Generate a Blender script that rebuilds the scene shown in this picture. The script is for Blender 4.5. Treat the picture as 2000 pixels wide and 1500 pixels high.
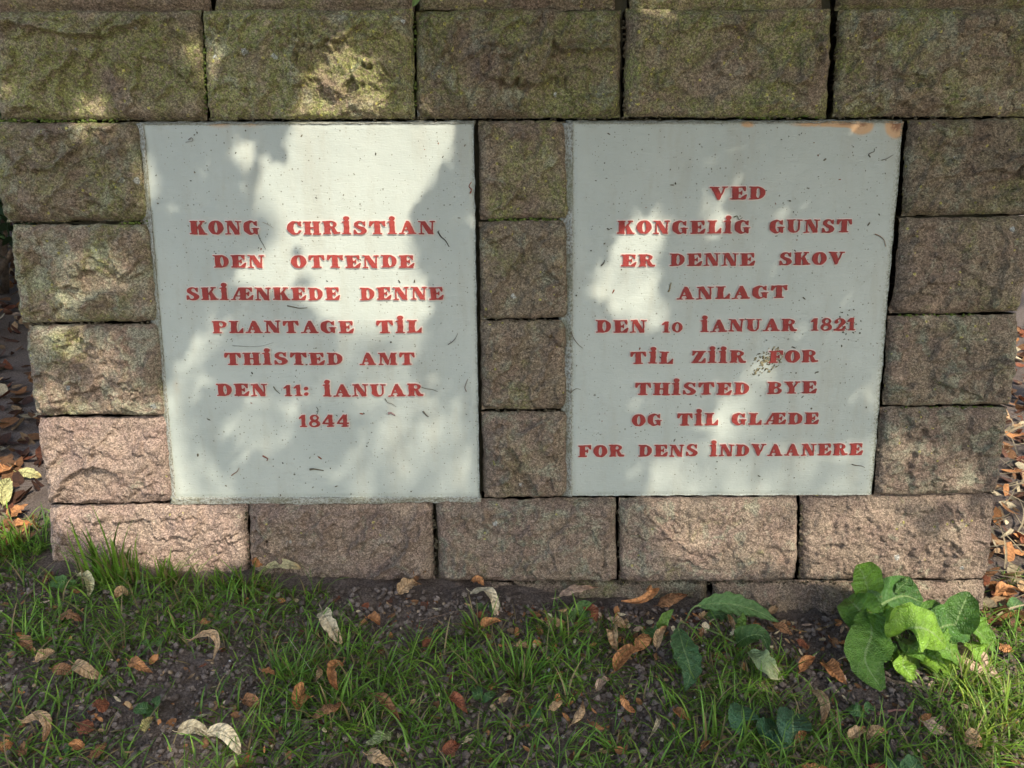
import bpy, math, random
import numpy as np
from mathutils import Matrix, Vector

random.seed(7)
rng = np.random.default_rng(7)
R = math.radians
scene = bpy.context.scene
for o in list(bpy.data.objects):
    bpy.data.objects.remove(o)

# ------------------------------------------------------------------ camera
# wall frame: U right, V down the (slightly battered) wall face, N into it
F = 1500.0
LEAN = R(9.6)
DIST = 1.5
def unit(v):
    v = np.array(v, float); return v / np.linalg.norm(v)
Vc = unit((50, 7430, 1500)); Uc = unit((122000, -1124, 1500)); Nc = np.cross(Uc, Vc)
Uw = np.array((1.0, 0, 0)); Vw = np.array((0, -math.sin(LEAN), -math.cos(LEAN))); Nw = np.array((0, math.cos(LEAN), -math.sin(LEAN)))
ZOFF = 0.915
ORG = np.array((0, 0, ZOFF))            # point of the wall face nearest the camera
CAM = ORG - DIST * Nw
def to_world(c):
    return np.dot(c, Uc) * Uw + np.dot(c, Vc) * Vw + np.dot(c, Nc) * Nw
cr, cd, cf = to_world((1, 0, 0)), to_world((0, 1, 0)), to_world((0, 0, 1))
cam_data = bpy.data.cameras.new('camera')
cam_data.sensor_width = 36.0; cam_data.lens = 36.0 * F / 2000.0
cam_data.clip_start = 0.02; cam_data.clip_end = 400
cam = bpy.data.objects.new('camera', cam_data)
scene.collection.objects.link(cam)
M = Matrix(((cr[0], -cd[0], -cf[0], CAM[0]), (cr[1], -cd[1], -cf[1], CAM[1]), (cr[2], -cd[2], -cf[2], CAM[2]), (0, 0, 0, 1)))
cam.matrix_world = M
scene.camera = cam

# ------------------------------------------------------------------ light
SUN_AZ, SUN_EL = R(32), R(47)
SUN = np.array((math.sin(SUN_AZ) * math.cos(SUN_EL), -math.cos(SUN_AZ) * math.cos(SUN_EL), math.sin(SUN_EL)))
world = bpy.data.worlds.new('World'); scene.world = world; world.use_nodes = True
nt = world.node_tree; nt.nodes.clear()
sky = nt.nodes.new('ShaderNodeTexSky'); sky.sky_type = 'NISHITA'; sky.sun_disc = False
sky.sun_elevation = SUN_EL; sky.sun_rotation = math.atan2(SUN[0], SUN[1])
sky.dust_density = 3.0; sky.air_density = 1.0; sky.ozone_density = 1.0
bg = nt.nodes.new('ShaderNodeBackground'); bg.inputs['Strength'].default_value = 0.15
wo = nt.nodes.new('ShaderNodeOutputWorld')
nt.links.new(sky.outputs[0], bg.inputs[0]); nt.links.new(bg.outputs[0], wo.inputs[0])
sd = bpy.data.lights.new('sun', 'SUN'); sd.energy = 2.3; sd.angle = R(0.53); sd.color = (1.0, 0.92, 0.82)
so = bpy.data.objects.new('sun', sd); scene.collection.objects.link(so)
so.rotation_euler = Vector(-SUN).to_track_quat('-Z', 'Y').to_euler()
scene.view_settings.view_transform = 'Standard'; scene.view_settings.look = 'None'
scene.view_settings.exposure = 1.5; scene.view_settings.gamma = 1.0
scene.view_settings.use_curve_mapping = False
scene.render.engine = 'CYCLES'
scene.cycles.max_bounces = 6; scene.cycles.diffuse_bounces = 4

# ------------------------------------------------------------------ projection helpers
def ray(px, py):
    return to_world(((px - 1000) / F, (py - 750) / F, 1.0))
def on_wall(px, py, off=0.0):
    """world point on the wall face (off = metres proud of it)"""
    r = ray(px, py); t = (DIST - off) / np.dot(r, Nw)
    return CAM + t * r
def uv_of(p):
    q = p - ORG; return np.array((np.dot(q, Uw), np.dot(q, Vw)))
def wuv(px, py):
    return uv_of(on_wall(px, py))
def wall_pt(u, v, off):
    return ORG + u * Uw + v * Vw - off * Nw
pA, pB = on_wall(330, 1108), on_wall(1930, 1212)
GS = (pB[2] - pA[2]) / (pB[0] - pA[0]); G0 = pA[2] - GS * pA[0]
def gz0(x):
    x = np.clip(x, -2.5, 2.5); return G0 + GS * x
def on_ground(px, py, h=0.0):
    r = ray(px, py)
    n = np.array((-GS, 0, 1.0)); t = (G0 + h - np.dot(n, CAM)) / np.dot(n, r)
    return CAM + t * r

# ------------------------------------------------------------------ numpy noise
_perm = np.random.default_rng(3).permutation(512).astype(np.int64)
_perm = np.concatenate([_perm, _perm, _perm])
_g = np.random.default_rng(5).normal(size=(512, 3)); _g /= np.linalg.norm(_g, axis=1)[:, None]
def pn(x, y, z=0.0):
    x, y, z = np.broadcast_arrays(np.asarray(x, float), np.asarray(y, float), np.asarray(z, float))
    xi, yi, zi = np.floor(x).astype(np.int64), np.floor(y).astype(np.int64), np.floor(z).astype(np.int64)
    xf, yf, zf = x - xi, y - yi, z - zi
    s = lambda t: t * t * t * (t * (t * 6 - 15) + 10)
    u, v, w = s(xf), s(yf), s(zf)
    out = 0
    for a in (0, 1):
        for b in (0, 1):
            for c in (0, 1):
                h = _perm[(_perm[(_perm[(xi + a) & 511] + yi + b) & 511] + zi + c) & 511]
                g = _g[h]
                d = g[..., 0] * (xf - a) + g[..., 1] * (yf - b) + g[..., 2] * (zf - c)
                out = out + d * (u if a else 1 - u) * (v if b else 1 - v) * (w if c else 1 - w)
    return out * 1.6
def fbm(x, y, z=0.0, o=4, lac=2.03, gain=0.5):
    s, a = 0, 1.0
    for i in range(o):
        s = s + a * pn(x, y, z + 7.3 * i); x = x * lac; y = y * lac; a *= gain
    return s
def worley(x, y, seed=0):
    xi, yi = np.floor(x).astype(np.int64), np.floor(y).astype(np.int64)
    best = np.full(x.shape, 9.0); idb = np.zeros(x.shape, np.int64)
    for a in (-1, 0, 1):
        for b in (-1, 0, 1):
            h = _perm[(_perm[(xi + a + seed) & 511] + yi + b) & 511]
            px = xi + a + (h % 97) / 97.0; py = yi + b + ((h * 7 + 13) % 89) / 89.0
            d = (x - px) ** 2 + (y - py) ** 2
            m = d < best; best = np.where(m, d, best); idb = np.where(m, h, idb)
    return np.sqrt(best), idb
def sstep(a, b, x):
    t = np.clip((x - a) / (b - a), 0, 1); return t * t * (3 - 2 * t)

# ------------------------------------------------------------------ object helpers
COL = scene.collection
def mesh_np(name, verts, faces, mats=(), smooth=False, matidx=None):
    me = bpy.data.meshes.new(name)
    verts = np.asarray(verts, np.float32)
    if isinstance(faces, np.ndarray):
        k = faces.shape[1]; nf = len(faces)
        me.vertices.add(len(verts)); me.vertices.foreach_set('co', verts.ravel())
        me.loops.add(nf * k); me.loops.foreach_set('vertex_index', faces.astype(np.int32).ravel())
        me.polygons.add(nf); me.polygons.foreach_set('loop_start', np.arange(0, nf * k, k, dtype=np.int32))
        me.polygons.foreach_set('loop_total', np.full(nf, k, np.int32))
        me.update(calc_edges=True)
    else:
        me.from_pydata([tuple(v) for v in verts.tolist()], [], faces); me.update()
    for m in mats: me.materials.append(m)
    if matidx is not None: me.polygons.foreach_set('material_index', np.asarray(matidx, np.int32))
    me.polygons.foreach_set('use_smooth', np.full(len(me.polygons), smooth))
    me.validate()
    return me
def link(name, data, parent=None, loc=None, **props):
    o = bpy.data.objects.new(name, data); COL.objects.link(o)
    if loc is not None: o.location = tuple(float(c) for c in loc)
    if parent is not None: o.parent = parent
    for k, v in props.items(): o[k] = v
    return o
def thing(name, label, cat, loc=(0, 0, 0), group=None, data=None):
    o = link(name, data, None, loc); o['label'] = label; o['category'] = cat
    if group: o['group'] = group
    return o
def add_float_attr(me, name, vals):
    a = me.attributes.new(name, 'FLOAT', 'POINT'); a.data.foreach_set('value', np.asarray(vals, np.float32))
def add_col_attr(me, name, cols):
    a = me.attributes.new(name, 'FLOAT_COLOR', 'POINT')
    c = np.ones((len(cols), 4), np.float32); c[:, :3] = cols
    a.data.foreach_set('color', c.ravel())
def grid_faces(nx, ny, off=0):
    i, j = np.meshgrid(np.arange(nx - 1), np.arange(ny - 1), indexing='ij')
    a = (i * ny + j).ravel() + off
    return np.stack([a, a + ny, a + ny + 1, a + 1], 1)

# ------------------------------------------------------------------ node helper
class NT:
    def __init__(s, name):
        s.m = bpy.data.materials.new(name); s.m.use_nodes = True
        s.t = s.m.node_tree; s.t.nodes.clear()
        s.out = s.t.nodes.new('ShaderNodeOutputMaterial')
        s.tc = s.t.nodes.new('ShaderNodeTexCoord')
    def n(s, typ, **kw):
        nd = s.t.nodes.new('ShaderNode' + typ)
        for k, v in kw.items():
            if k in nd.inputs: s.put(nd.inputs[k], v)
            else: setattr(nd, k, v)
        return nd
    def put(s, inp, v):
        if hasattr(v, 'is_output') or isinstance(v, bpy.types.NodeSocket): s.t.links.new(v, inp)
        else:
            try: inp.default_value = v
            except Exception: inp.default_value = (*v, 1.0)
    def noise(s, vec, scale, detail=3, rough=0.55, dist=0.0):
        nd = s.n('TexNoise'); s.put(nd.inputs['Vector'], vec); nd.inputs['Scale'].default_value = scale
        nd.inputs['Detail'].default_value = detail; nd.inputs['Roughness'].default_value = rough; nd.inputs['Distortion'].default_value = dist
        return nd.outputs['Fac']
    def vor(s, vec, scale, feat='F1', out='Distance', rnd=1.0):
        nd = s.n('TexVoronoi'); nd.feature = feat; s.put(nd.inputs['Vector'], vec); nd.inputs['Scale'].default_value = scale
        nd.inputs['Randomness'].default_value = rnd
        return nd.outputs[out]
    def ramp(s, fac, a, b, ca=0.0, cb=1.0):
        nd = s.n('MapRange'); nd.interpolation_type = 'SMOOTHSTEP'; s.put(nd.inputs[0], fac)
        for i, v in zip((1, 2, 3, 4), (a, b, ca, cb)): s.put(nd.inputs[i], v)
        return nd.outputs[0]
    def math(s, op, a, b=0.0, c=0.0, clamp=False):
        nd = s.n('Math'); nd.operation = op; nd.use_clamp = clamp
        s.put(nd.inputs[0], a); s.put(nd.inputs[1], b); s.put(nd.inputs[2], c)
        return nd.outputs[0]
    def mix(s, fac, a, b, mode='MIX'):
        nd = s.n('Mix'); nd.data_type = 'RGBA'; nd.blend_type = mode
        s.put(nd.inputs[0], fac); s.put(nd.inputs[6], a); s.put(nd.inputs[7], b)
        return nd.outputs[2]
    def attr(s, name, typ='GEOMETRY', out='Fac'):
        nd = s.n('Attribute'); nd.attribute_type = typ; nd.attribute_name = name
        return nd.outputs[out]
    def bump(s, h, dist, strength=1.0, nrm=None):
        nd = s.n('Bump'); s.put(nd.inputs['Height'], h); nd.inputs['Distance'].default_value = dist; nd.inputs['Strength'].default_value = strength
        if nrm is not None: s.put(nd.inputs['Normal'], nrm)
        return nd.outputs[0]
    def bsdf(s, col, rough=0.8, nrm=None, spec=0.3, trans=None, transcol=None):
        nd = s.n('BsdfPrincipled'); s.put(nd.inputs['Base Color'], col); s.put(nd.inputs['Roughness'], rough)
        nd.inputs['Specular IOR Level'].default_value = spec
        if nrm is not None: s.put(nd.inputs['Normal'], nrm)
        o = nd.outputs[0]
        if trans:
            tr = s.n('BsdfTranslucent'); s.put(tr.inputs['Color'], transcol if transcol is not None else col)
            mx = s.n('MixShader'); mx.inputs[0].default_value = trans
            s.t.links.new(o, mx.inputs[1]); s.t.links.new(tr.outputs[0], mx.inputs[2]); o = mx.outputs[0]
        s.t.links.new(o, s.out.inputs['Surface'])
        return s.m

# ------------------------------------------------------------------ materials
def mat_stone():
    s = NT('rough_concrete_stone'); P = s.tc.outputs['Object']
    oi = s.n('ObjectInfo')
    off = s.n('VectorMath'); off.operation = 'MULTIPLY_ADD'
    cb = s.n('CombineXYZ'); s.put(cb.inputs[0], oi.outputs['Random']); s.put(cb.inputs[1], oi.outputs['Random']); s.put(cb.inputs[2], oi.outputs['Random'])
    s.put(off.inputs[0], cb.outputs[0]); off.inputs[1].default_value = (13, 29, 7); s.put(off.inputs[2], P); P = off.outputs[0]
    moss = s.attr('moss', 'OBJECT'); pink = s.attr('pink', 'OBJECT'); lich = s.attr('lichen', 'OBJECT'); pale = s.attr('pale', 'OBJECT')
    n1 = s.noise(P, 14, 4, 0.6); n2 = s.noise(P, 60, 3, 0.6); g = s.noise(P, 420, 2, 0.7); g2 = s.vor(P, 330, out='Color')
    base = s.mix(s.ramp(n1, 0.35, 0.65), (0.200, 0.148, 0.100), (0.240, 0.192, 0.122))
    pk = s.mix(s.ramp(n1, 0.3, 0.7), (0.285, 0.200, 0.158), (0.335, 0.250, 0.187))
    c = s.mix(pink, base, pk)
    c = s.mix(s.ramp(n2, 0.52, 0.75), c, s.mix(pink, (0.13, 0.102, 0.068), (0.21, 0.155, 0.122)))
    # algae film
    n3 = s.noise(P, 9, 4, 0.65, 0.4); n4 = s.noise(P, 130, 3, 0.7)
    mm = s.math('MULTIPLY', s.ramp(s.math('ADD', n3, s.math('MULTIPLY_ADD', moss, 0.42, -0.42)), 0.25, 0.5), s.ramp(n4, 0.30, 0.60))
    grn = s.mix(s.noise(P, 26, 2), (0.14, 0.18, 0.045), (0.26, 0.255, 0.08))
    c = s.mix(s.math('MULTIPLY', mm, 0.78), c, grn)
    # grey green crust
    n5 = s.noise(P, 22, 4, 0.7, 0.6)
    c = s.mix(s.math('MULTIPLY', s.ramp(s.math('MULTIPLY_ADD', pale, 0.25, n5), 0.64, 0.80), 0.55), c, (0.29, 0.30, 0.20))
    # yellow lichen dots, grouped
    v = s.vor(P, 75); vr = s.n('SeparateColor'); s.put(vr.inputs[0], s.vor(P, 75, out='Color'))
    grp = s.noise(P, 11, 2)
    yl = s.math('MULTIPLY', s.ramp(s.math('ADD', v, s.math('MULTIPLY', n4, 0.35)), 0.42, 0.34), s.math('GREATER_THAN', s.math('ADD', vr.outputs[0], s.math('MULTIPLY', s.math('ADD', lich, s.math('MULTIPLY', s.math('SUBTRACT', grp, 0.56), 3.2)), 0.50)), 0.97))
    c = s.mix(s.math('MULTIPLY', yl, 0.6), c, (0.48, 0.44, 0.09))
    v2 = s.vor(P, 30); vr2 = s.n('SeparateColor'); s.put(vr2.inputs[0], s.vor(P, 30, out='Color'))
    wl = s.math('MULTIPLY', s.ramp(s.math('ADD', v2, s.math('MULTIPLY', n4, 0.3)), 0.36, 0.30), s.math('GREATER_THAN', s.math('MULTIPLY_ADD', lich, 0.05, vr2.outputs[1]), 0.97))
    c = s.mix(s.math('MULTIPLY', wl, 0.7), c, (0.42, 0.44, 0.40))
    # aggregate grain
    sp = s.ramp(g, 0.33, 0.67, 0.64, 1.38)
    gg = s.n('SeparateColor'); s.put(gg.inputs[0], g2)
    sp2 = s.ramp(gg.outputs[0], 0.0, 1.0, 0.66, 1.36)
    k = s.math('MULTIPLY', s.math('MULTIPLY', sp, sp2), s.attr('tone', 'OBJECT'))
    hs = s.n('VectorMath'); hs.operation = 'SCALE'; s.put(hs.inputs[0], c); s.put(hs.inputs['Scale'], k)
    h = s.math('ADD', s.math('MULTIPLY', g, 0.6), s.math('MULTIPLY', s.noise(P, 150, 4, 0.65), 1.1))
    return s.bsdf(hs.outputs[0], 0.92, s.bump(h, 0.007, 0.9), 0.15)
STONE = mat_stone()

def mat_paint():
    s = NT('plaque_paint'); P = s.tc.outputs['Object']
    mp = s.n('Mapping'); s.put(mp.inputs[0], P); mp.inputs['Scale'].default_value = (1, 9, 9)
    mv = s.n('Mapping'); s.put(mv.inputs[0], P); mv.inputs['Scale'].default_value = (30, 30, 2.2)
    c = s.mix(s.ramp(s.noise(P, 5, 4), 0.3, 0.7), (0.36, 0.385, 0.322), (0.405, 0.427, 0.355))
    c = s.mix(s.math('MULTIPLY', s.ramp(s.noise(mv.outputs[0], 1.0, 3), 0.45, 0.75), 0.5), c, (0.33, 0.325, 0.25))
    n = s.noise(P, 55, 4, 0.7)
    c = s.mix(s.math('MULTIPLY', s.ramp(n, 0.56, 0.72), 0.30), c, (0.33, 0.32, 0.26))
    # dirt specks
    for sc, thr, r in ((95, 0.72, 0.16), (190, 0.80, 0.20), (42, 0.84, 0.10)):
        v = s.vor(P, sc); cc = s.n('SeparateColor'); s.put(cc.inputs[0], s.vor(P, sc, out='Color'))
        m = s.math('MULTIPLY', s.ramp(s.math('MULTIPLY_ADD', s.noise(P, sc * 5, 2), 0.22, v), r + 0.12, r + 0.04), s.math('GREATER_THAN', cc.outputs[0], thr))
        c = s.mix(s.math('MULTIPLY', m, 0.72), c, (0.09, 0.08, 0.05))
    # rust along the top edge
    ru = s.attr('rust'); rn = s.math('MULTIPLY', ru, s.ramp(s.noise(P, 70, 4, 0.7), 0.15, 0.5))
    c = s.mix(s.ramp(rn, 0.02, 0.4), c, (0.50, 0.30, 0.14)); c = s.mix(s.ramp(rn, 0.6, 1.15), c, (0.22, 0.09, 0.035))
    dirt = s.attr('dirt'); c = s.mix(s.math('MULTIPLY', dirt, s.ramp(s.noise(P, 240, 3, 0.8), 0.40, 0.62)), c, (0.13, 0.125, 0.07))
    h = s.math('ADD', s.math('MULTIPLY', s.noise(mp.outputs[0], 60, 3, 0.7), 0.5), s.math('ADD', s.math('MULTIPLY', s.noise(P, 38, 3), 0.9), s.math('MULTIPLY', s.noise(P, 260, 2), 0.25)))
    return s.bsdf(c, s.ramp(n, 0.3, 0.7, 0.38, 0.6), s.bump(h, 0.0022, 0.6), 0.4)
PAINT = mat_paint()

def mat_mortar():
    s = NT('painted_mortar'); P = s.tc.outputs['Object']
    g = s.noise(P, 210, 3, 0.75)
    c = s.mix(s.ramp(g, 0.35, 0.62), (0.22, 0.20, 0.14), (0.52, 0.53, 0.45))
    c = s.mix(s.math('MULTIPLY', s.ramp(s.noise(P, 12, 3), 0.45, 0.7), 0.5), c, (0.21, 0.21, 0.10))
    return s.bsdf(c, 0.9, s.bump(s.math('ADD', g, s.noise(P, 90, 3)), 0.006, 1.0), 0.2)
MORTAR = mat_mortar()

def mat_red():
    s = NT('red_enamel'); P = s.tc.outputs['Object']; oi = s.n('ObjectInfo')
    n = s.noise(P, 120, 3, 0.7)
    c = s.mix(s.ramp(n, 0.3, 0.7), (0.27, 0.026, 0.017), (0.36, 0.042, 0.027))
    c = s.mix(s.ramp(s.noise(P, 260, 2, 0.7), 0.66, 0.74), c, (0.55, 0.25, 0.20))
    c = s.mix(s.math('MULTIPLY', oi.outputs['Random'], 0.35), c, (0.21, 0.02, 0.017))
    return s.bsdf(c, 0.42, s.bump(s.noise(P, 200, 3, 0.7), 0.0015, 0.7), 0.4)
RED = mat_red()
def mat_rim():
    s = NT('letter_paint_edge'); P = s.tc.outputs['Object']
    c = s.mix(s.ramp(s.noise(P, 150, 3, 0.7), 0.35, 0.65), (0.50, 0.36, 0.29), (0.56, 0.52, 0.43))
    return s.bsdf(c, 0.5, None, 0.4)
RIM = mat_rim()

def mat_soil():
    s = NT('dark_soil'); P = s.tc.outputs['Object']
    n = s.noise(P, 9, 4, 0.6); g = s.noise(P, 240, 4, 0.75)
    c = s.mix(s.ramp(g, 0.3, 0.75), (0.080, 0.060, 0.048), (0.26, 0.21, 0.17))
    c = s.mix(s.math('MULTIPLY', s.ramp(n, 0.5, 0.7), 0.5), c, (0.105, 0.078, 0.058))
    return s.bsdf(c, 0.95, s.bump(s.math('ADD', g, s.noise(P, 700, 2)), 0.004, 0.9), 0.15)
SOIL = mat_soil()
def mat_crumb():
    s = NT('soil_crumb'); P = s.tc.outputs['Object']; a = s.attr('tone')
    c = s.mix(a, (0.090, 0.068, 0.055), (0.30, 0.245, 0.20))
    c = s.mix(s.ramp(s.noise(P, 500, 3, 0.7), 0.4, 0.7), c, (0.14, 0.112, 0.09))
    return s.bsdf(c, 0.95, s.bump(s.noise(P, 600, 3, 0.7), 0.003, 0.8), 0.15)
CRUMB = mat_crumb()
def mat_vcol(name, rough=0.6, trans=0.0, bumpscale=0, spec=0.3, var=0.25, nscale=150):
    s = NT(name); P = s.tc.outputs['Object']
    c = s.attr('tint', out='Color')
    k = s.ramp(s.noise(P, nscale, 3, 0.7), 0.3, 0.7, 1 - var, 1 + var)
    hs = s.n('VectorMath'); hs.operation = 'SCALE'; s.put(hs.inputs[0], c); s.put(hs.inputs['Scale'], k)
    b = s.bump(s.noise(P, bumpscale, 3), 0.002, 0.6) if bumpscale else None
    return s.bsdf(hs.outputs[0], rough, b, spec, trans)
GRASS = mat_vcol('grass_blade', 0.5, 0.42, 0, 0.4, 0.15)
BARK = mat_vcol('bark', 0.9, 0, 60, 0.2, 0.4, 40)
LITTER = mat_vcol('dead_leaf_litter', 0.8, 0.12, 200, 0.25, 0.35)
CANOPY = mat_vcol('linden_leaf', 0.5, 0.32, 0, 0.4, 0.2)
SEED = mat_vcol('nutlet_shell', 0.7, 0, 400, 0.3, 0.2, 300)

def mat_deadleaf():
    s = NT('dry_leaf'); P = s.tc.outputs['Object']
    c1 = s.attr('tint', out='Color'); u = s.attr('lu'); v = s.attr('lv')
    n = s.noise(P, 120, 4, 0.7)
    k = s.ramp(n, 0.3, 0.7, 0.45, 1.45)
    rib = s.ramp(s.math('ABSOLUTE', v), 0.0, 0.10, 1.0, 0.0)
    sv = s.math('SINE', s.math('MULTIPLY', s.math('SUBTRACT', u, s.math('MULTIPLY', s.math('ABSOLUTE', v), 0.12)), 60))
    svm = s.ramp(sv, 0.8, 1.0, 0.0, 0.25)
    hs = s.n('VectorMath'); hs.operation = 'SCALE'; s.put(hs.inputs[0], c1); s.put(hs.inputs['Scale'], k)
    c = s.mix(s.math('ADD', s.math('MULTIPLY', rib, 0.35), svm), hs.outputs[0], s.mix(0.5, c1, (0.5, 0.36, 0.2)))
    c = s.mix(s.math('MULTIPLY', s.ramp(s.noise(P, 45, 3, 0.7), 0.55, 0.72), 0.6), c, s.mix(0.7, c1, (0.10, 0.045, 0.02)))
    h = s.math('ADD', s.math('MULTIPLY', sv, 0.25), s.math('ADD', n, rib))
    return s.bsdf(c, 0.7, s.bump(h, 0.003, 0.9), 0.3, 0.18, c1)
DRY = mat_deadleaf()
def mat_greenleaf():
    s = NT('green_leaf'); P = s.tc.outputs['Object']
    c1 = s.attr('tint', out='Color'); u = s.attr('lu'); v = s.attr('lv')
    av = s.math('ABSOLUTE', v)
    rib = s.ramp(av, 0.02, 0.075, 1.0, 0.0)
    sv = s.math('SINE', s.math('MULTIPLY', s.math('SUBTRACT', u, s.math('MULTIPLY', av, 0.16)), 52))
    svm = s.ramp(sv, 0.86, 1.0, 0.0, 0.18)
    cell = s.vor(P, 210, feat='DISTANCE_TO_EDGE')
    k = s.ramp(s.noise(P, 70, 4, 0.7), 0.3, 0.7, 0.78, 1.2)
    hs = s.n('VectorMath'); hs.operation = 'SCALE'; s.put(hs.inputs[0], c1); s.put(hs.inputs['Scale'], k)
    c = s.mix(s.math('MULTIPLY_ADD', rib, 0.7, svm, clamp=True), hs.outputs[0], (0.26, 0.36, 0.13))
    c = s.mix(s.math('MULTIPLY', s.ramp(s.noise(P, 160, 2, 0.6), 0.68, 0.72), 0.7), c, (0.20, 0.17, 0.05))
    h = s.math('ADD', s.math('MULTIPLY', sv, -0.18), s.math('ADD', s.math('MULTIPLY', s.ramp(cell, 0.0, 0.25), 0.35), s.math('MULTIPLY', s.noise(P, 110, 3), 1.2)))
    return s.bsdf(c, 0.42, s.bump(h, 0.004, 0.8), 0.45, 0.22, s.mix(0.5, c1, (0.22, 0.34, 0.03)))
GREEN = mat_greenleaf()
def mat_plain(name, col, rough=0.9):
    s = NT(name); c = s.mix(s.noise(s.tc.outputs['Object'], 60, 4, 0.7), tuple(x * 0.6 for x in col), col)
    return s.bsdf(c, rough, s.bump(s.noise(s.tc.outputs['Object'], 150, 3), 0.004, 0.8), 0.15)
CORE = mat_plain('joint_dirt', (0.13, 0.115, 0.07))

# ------------------------------------------------------------------ the wall
wall = thing('memorial_wall', 'low battered wall of rough split-face brown stones framing two painted plaques', 'wall', (0, 0, 0))
def stone_mesh(name, quad, seed, lump=1.0, rnd=0.020, depth=0.20, face=0.0, res=0.0025):
    q = [wuv(*p) for p in quad]                                  # TL TR BR BL in wall uv
    c = sum(q) / 4
    q = [p + np.sign(p - c) * 0.0012 for p in q]
    w = max(np.linalg.norm(q[1] - q[0]), np.linalg.norm(q[2] - q[3])); h = max(np.linalg.norm(q[3] - q[0]), np.linalg.norm(q[2] - q[1]))
    nx, ny = max(8, int(w / res)), max(8, int(h / res))
    s, t = np.meshgrid(np.linspace(0, 1, nx), np.linspace(0, 1, ny), indexing='ij')
    # crowd samples near the rounded edges
    sp = lambda a, L: np.where(True, a + 0.35 * min(1, 0.05 / L) * -np.sin(2 * np.pi * a) / (2 * np.pi) * 1.2, a)
    s, t = sp(s, w), sp(t, h)
    A = q[0][None, None] * ((1 - s) * (1 - t))[..., None] + q[1] * (s * (1 - t))[..., None] + q[2] * (s * t)[..., None] + q[3] * ((1 - s) * t)[..., None]
    u, v = A[..., 0], A[..., 1]
    z = seed * 3.17
    ex = np.minimum(s, 1 - s) * w; ey = np.minimum(t, 1 - t) * h
    # chipped outline
    eb = np.exp(-np.minimum(ex, ey) / 0.012)
    u = u + eb * 0.0020 * fbm(u * 40, v * 40, z, 3) + 0.0014 * pn(v * 14, z); v = v + eb * 0.0020 * fbm(u * 40 + 9, v * 40, z, 3) + 0.0016 * pn(u * 9, z + 4)
    r = rnd * (1 + 0.5 * pn(u * 12, v * 12, z + 2))
    rx = np.clip(1 - ex / r, 0, 1); ry = np.clip(1 - ey / r, 0, 1)
    rr = np.clip(np.sqrt(rx ** 2 + ry ** 2), 0, 1)
    edge = -(1 - np.sqrt(1 - rr ** 2 * 0.999)) * r * 1.0
    mid = sstep(0, 0.03, np.minimum(ex, ey))
    wu = u + 0.02 * pn(u * 9, v * 9, z + 5); wv = v + 0.02 * pn(u * 9, v * 9, z + 6)
    big = 0.0165 * pn(u * 6.5, v * 8, z) + 0.0055 * pn(wu * 17, wv * 17, z + 1)
    def scarp(n, w, h, slope):          # conchoidal chip: sharp lip, long run-out
        return 1.7 * h * np.where(n > 0, sstep(0, w, n) * np.exp(-np.clip(n - w, 0, 9) * slope), 0)
    n = pn(wu * 10, wv * 14, z + 8) + 0.22 * pn(u * 38, v * 38, z) + .07 * pn(u * 120, v * 120, z)
    ledge = scarp(n - .02, .05, 0.0085, 3.0) * (0.35 + sstep(-0.3, 0.3, pn(u * 7, v * 7, z + 20)))
    n2 = pn(wu * 20 + wv * 11, wv * 17 - wu * 8, z + 11) + 0.22 * pn(u * 66, v * 66, z) + .08 * pn(u * 160, v * 160, z)
    ledge2 = scarp(n2 - .06, .07, 0.0058, 2.4)
    n3 = pn(wu * 38 - wv * 9, wv * 42, z + 31) + .2 * pn(u * 120, v * 120, z)
    ledge3 = scarp(n3 - .15, .10, 0.0016, 2.0)
    fn = pn(wu * 8.5 + wv * 3, wv * 9 - wu * 4, z + 41) + .16 * pn(u * 34, v * 34, z + 5) + .06 * pn(u * 90, v * 90, z)
    fis = -0.0065 * np.exp(-(fn / .035) ** 2) * sstep(.08, .32, pn(u * 9, v * 9, z + 44))
    fn2 = pn(wu * 21 - wv * 6, wv * 23, z + 51) + .18 * pn(u * 70, v * 70, z + 5)
    fis = fis - 0.0030 * np.exp(-(fn2 / .06) ** 2) * sstep(.22, .45, pn(u * 14, v * 14, z + 54))
    rid = fis + 0.0026 * (0.5 - np.abs(pn(wu * 26, wv * 30, z + 13))) + ledge3 - .003
    fine = 0.0030 * fbm(u * 70, v * 70, z, 3) + 0.0015 * pn(u * 190, v * 190, z)
    d = edge + lump * (big * mid + (ledge + ledge2 + rid) * (0.25 + 0.75 * mid)) + fine + face
    front = ORG + u[..., None] * Uw + v[..., None] * Vw - d[..., None] * Nw
    cen = wall_pt(c[0], c[1], face)
    V = front.reshape(-1, 3); nf = len(V)
    faces = [grid_faces(nx, ny)]
    idx = np.arange(nf).reshape(nx, ny)
    loop = np.concatenate([idx[:, 0], idx[-1, 1:], idx[-2::-1, -1], idx[0, -2:0:-1]])
    back = V[loop] + depth * Nw[None] 
    V = np.vstack([V, back, (V.mean(0) + depth * Nw)[None]])
    k = len(loop); b0 = nf + np.arange(k); nxt = np.roll(np.arange(k), -1)
    faces.append(np.stack([loop, b0, b0[nxt], loop[nxt]], 1)[:, ::-1] * 1)
    me_faces = np.vstack(faces)
    tri = [(int(b0[nxt[i]]), int(b0[i]), len(V) - 1) for i in range(0, k)]
    allf = me_faces.tolist() + tri
    me = mesh_np(name, V - cen, allf, [STONE], True)
    # orient: front grid must face the camera
    if np.dot(np.array(me.polygons[nx * ny // 2].normal), Nw) > 0: me.flip_normals()
    return me, cen
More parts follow.
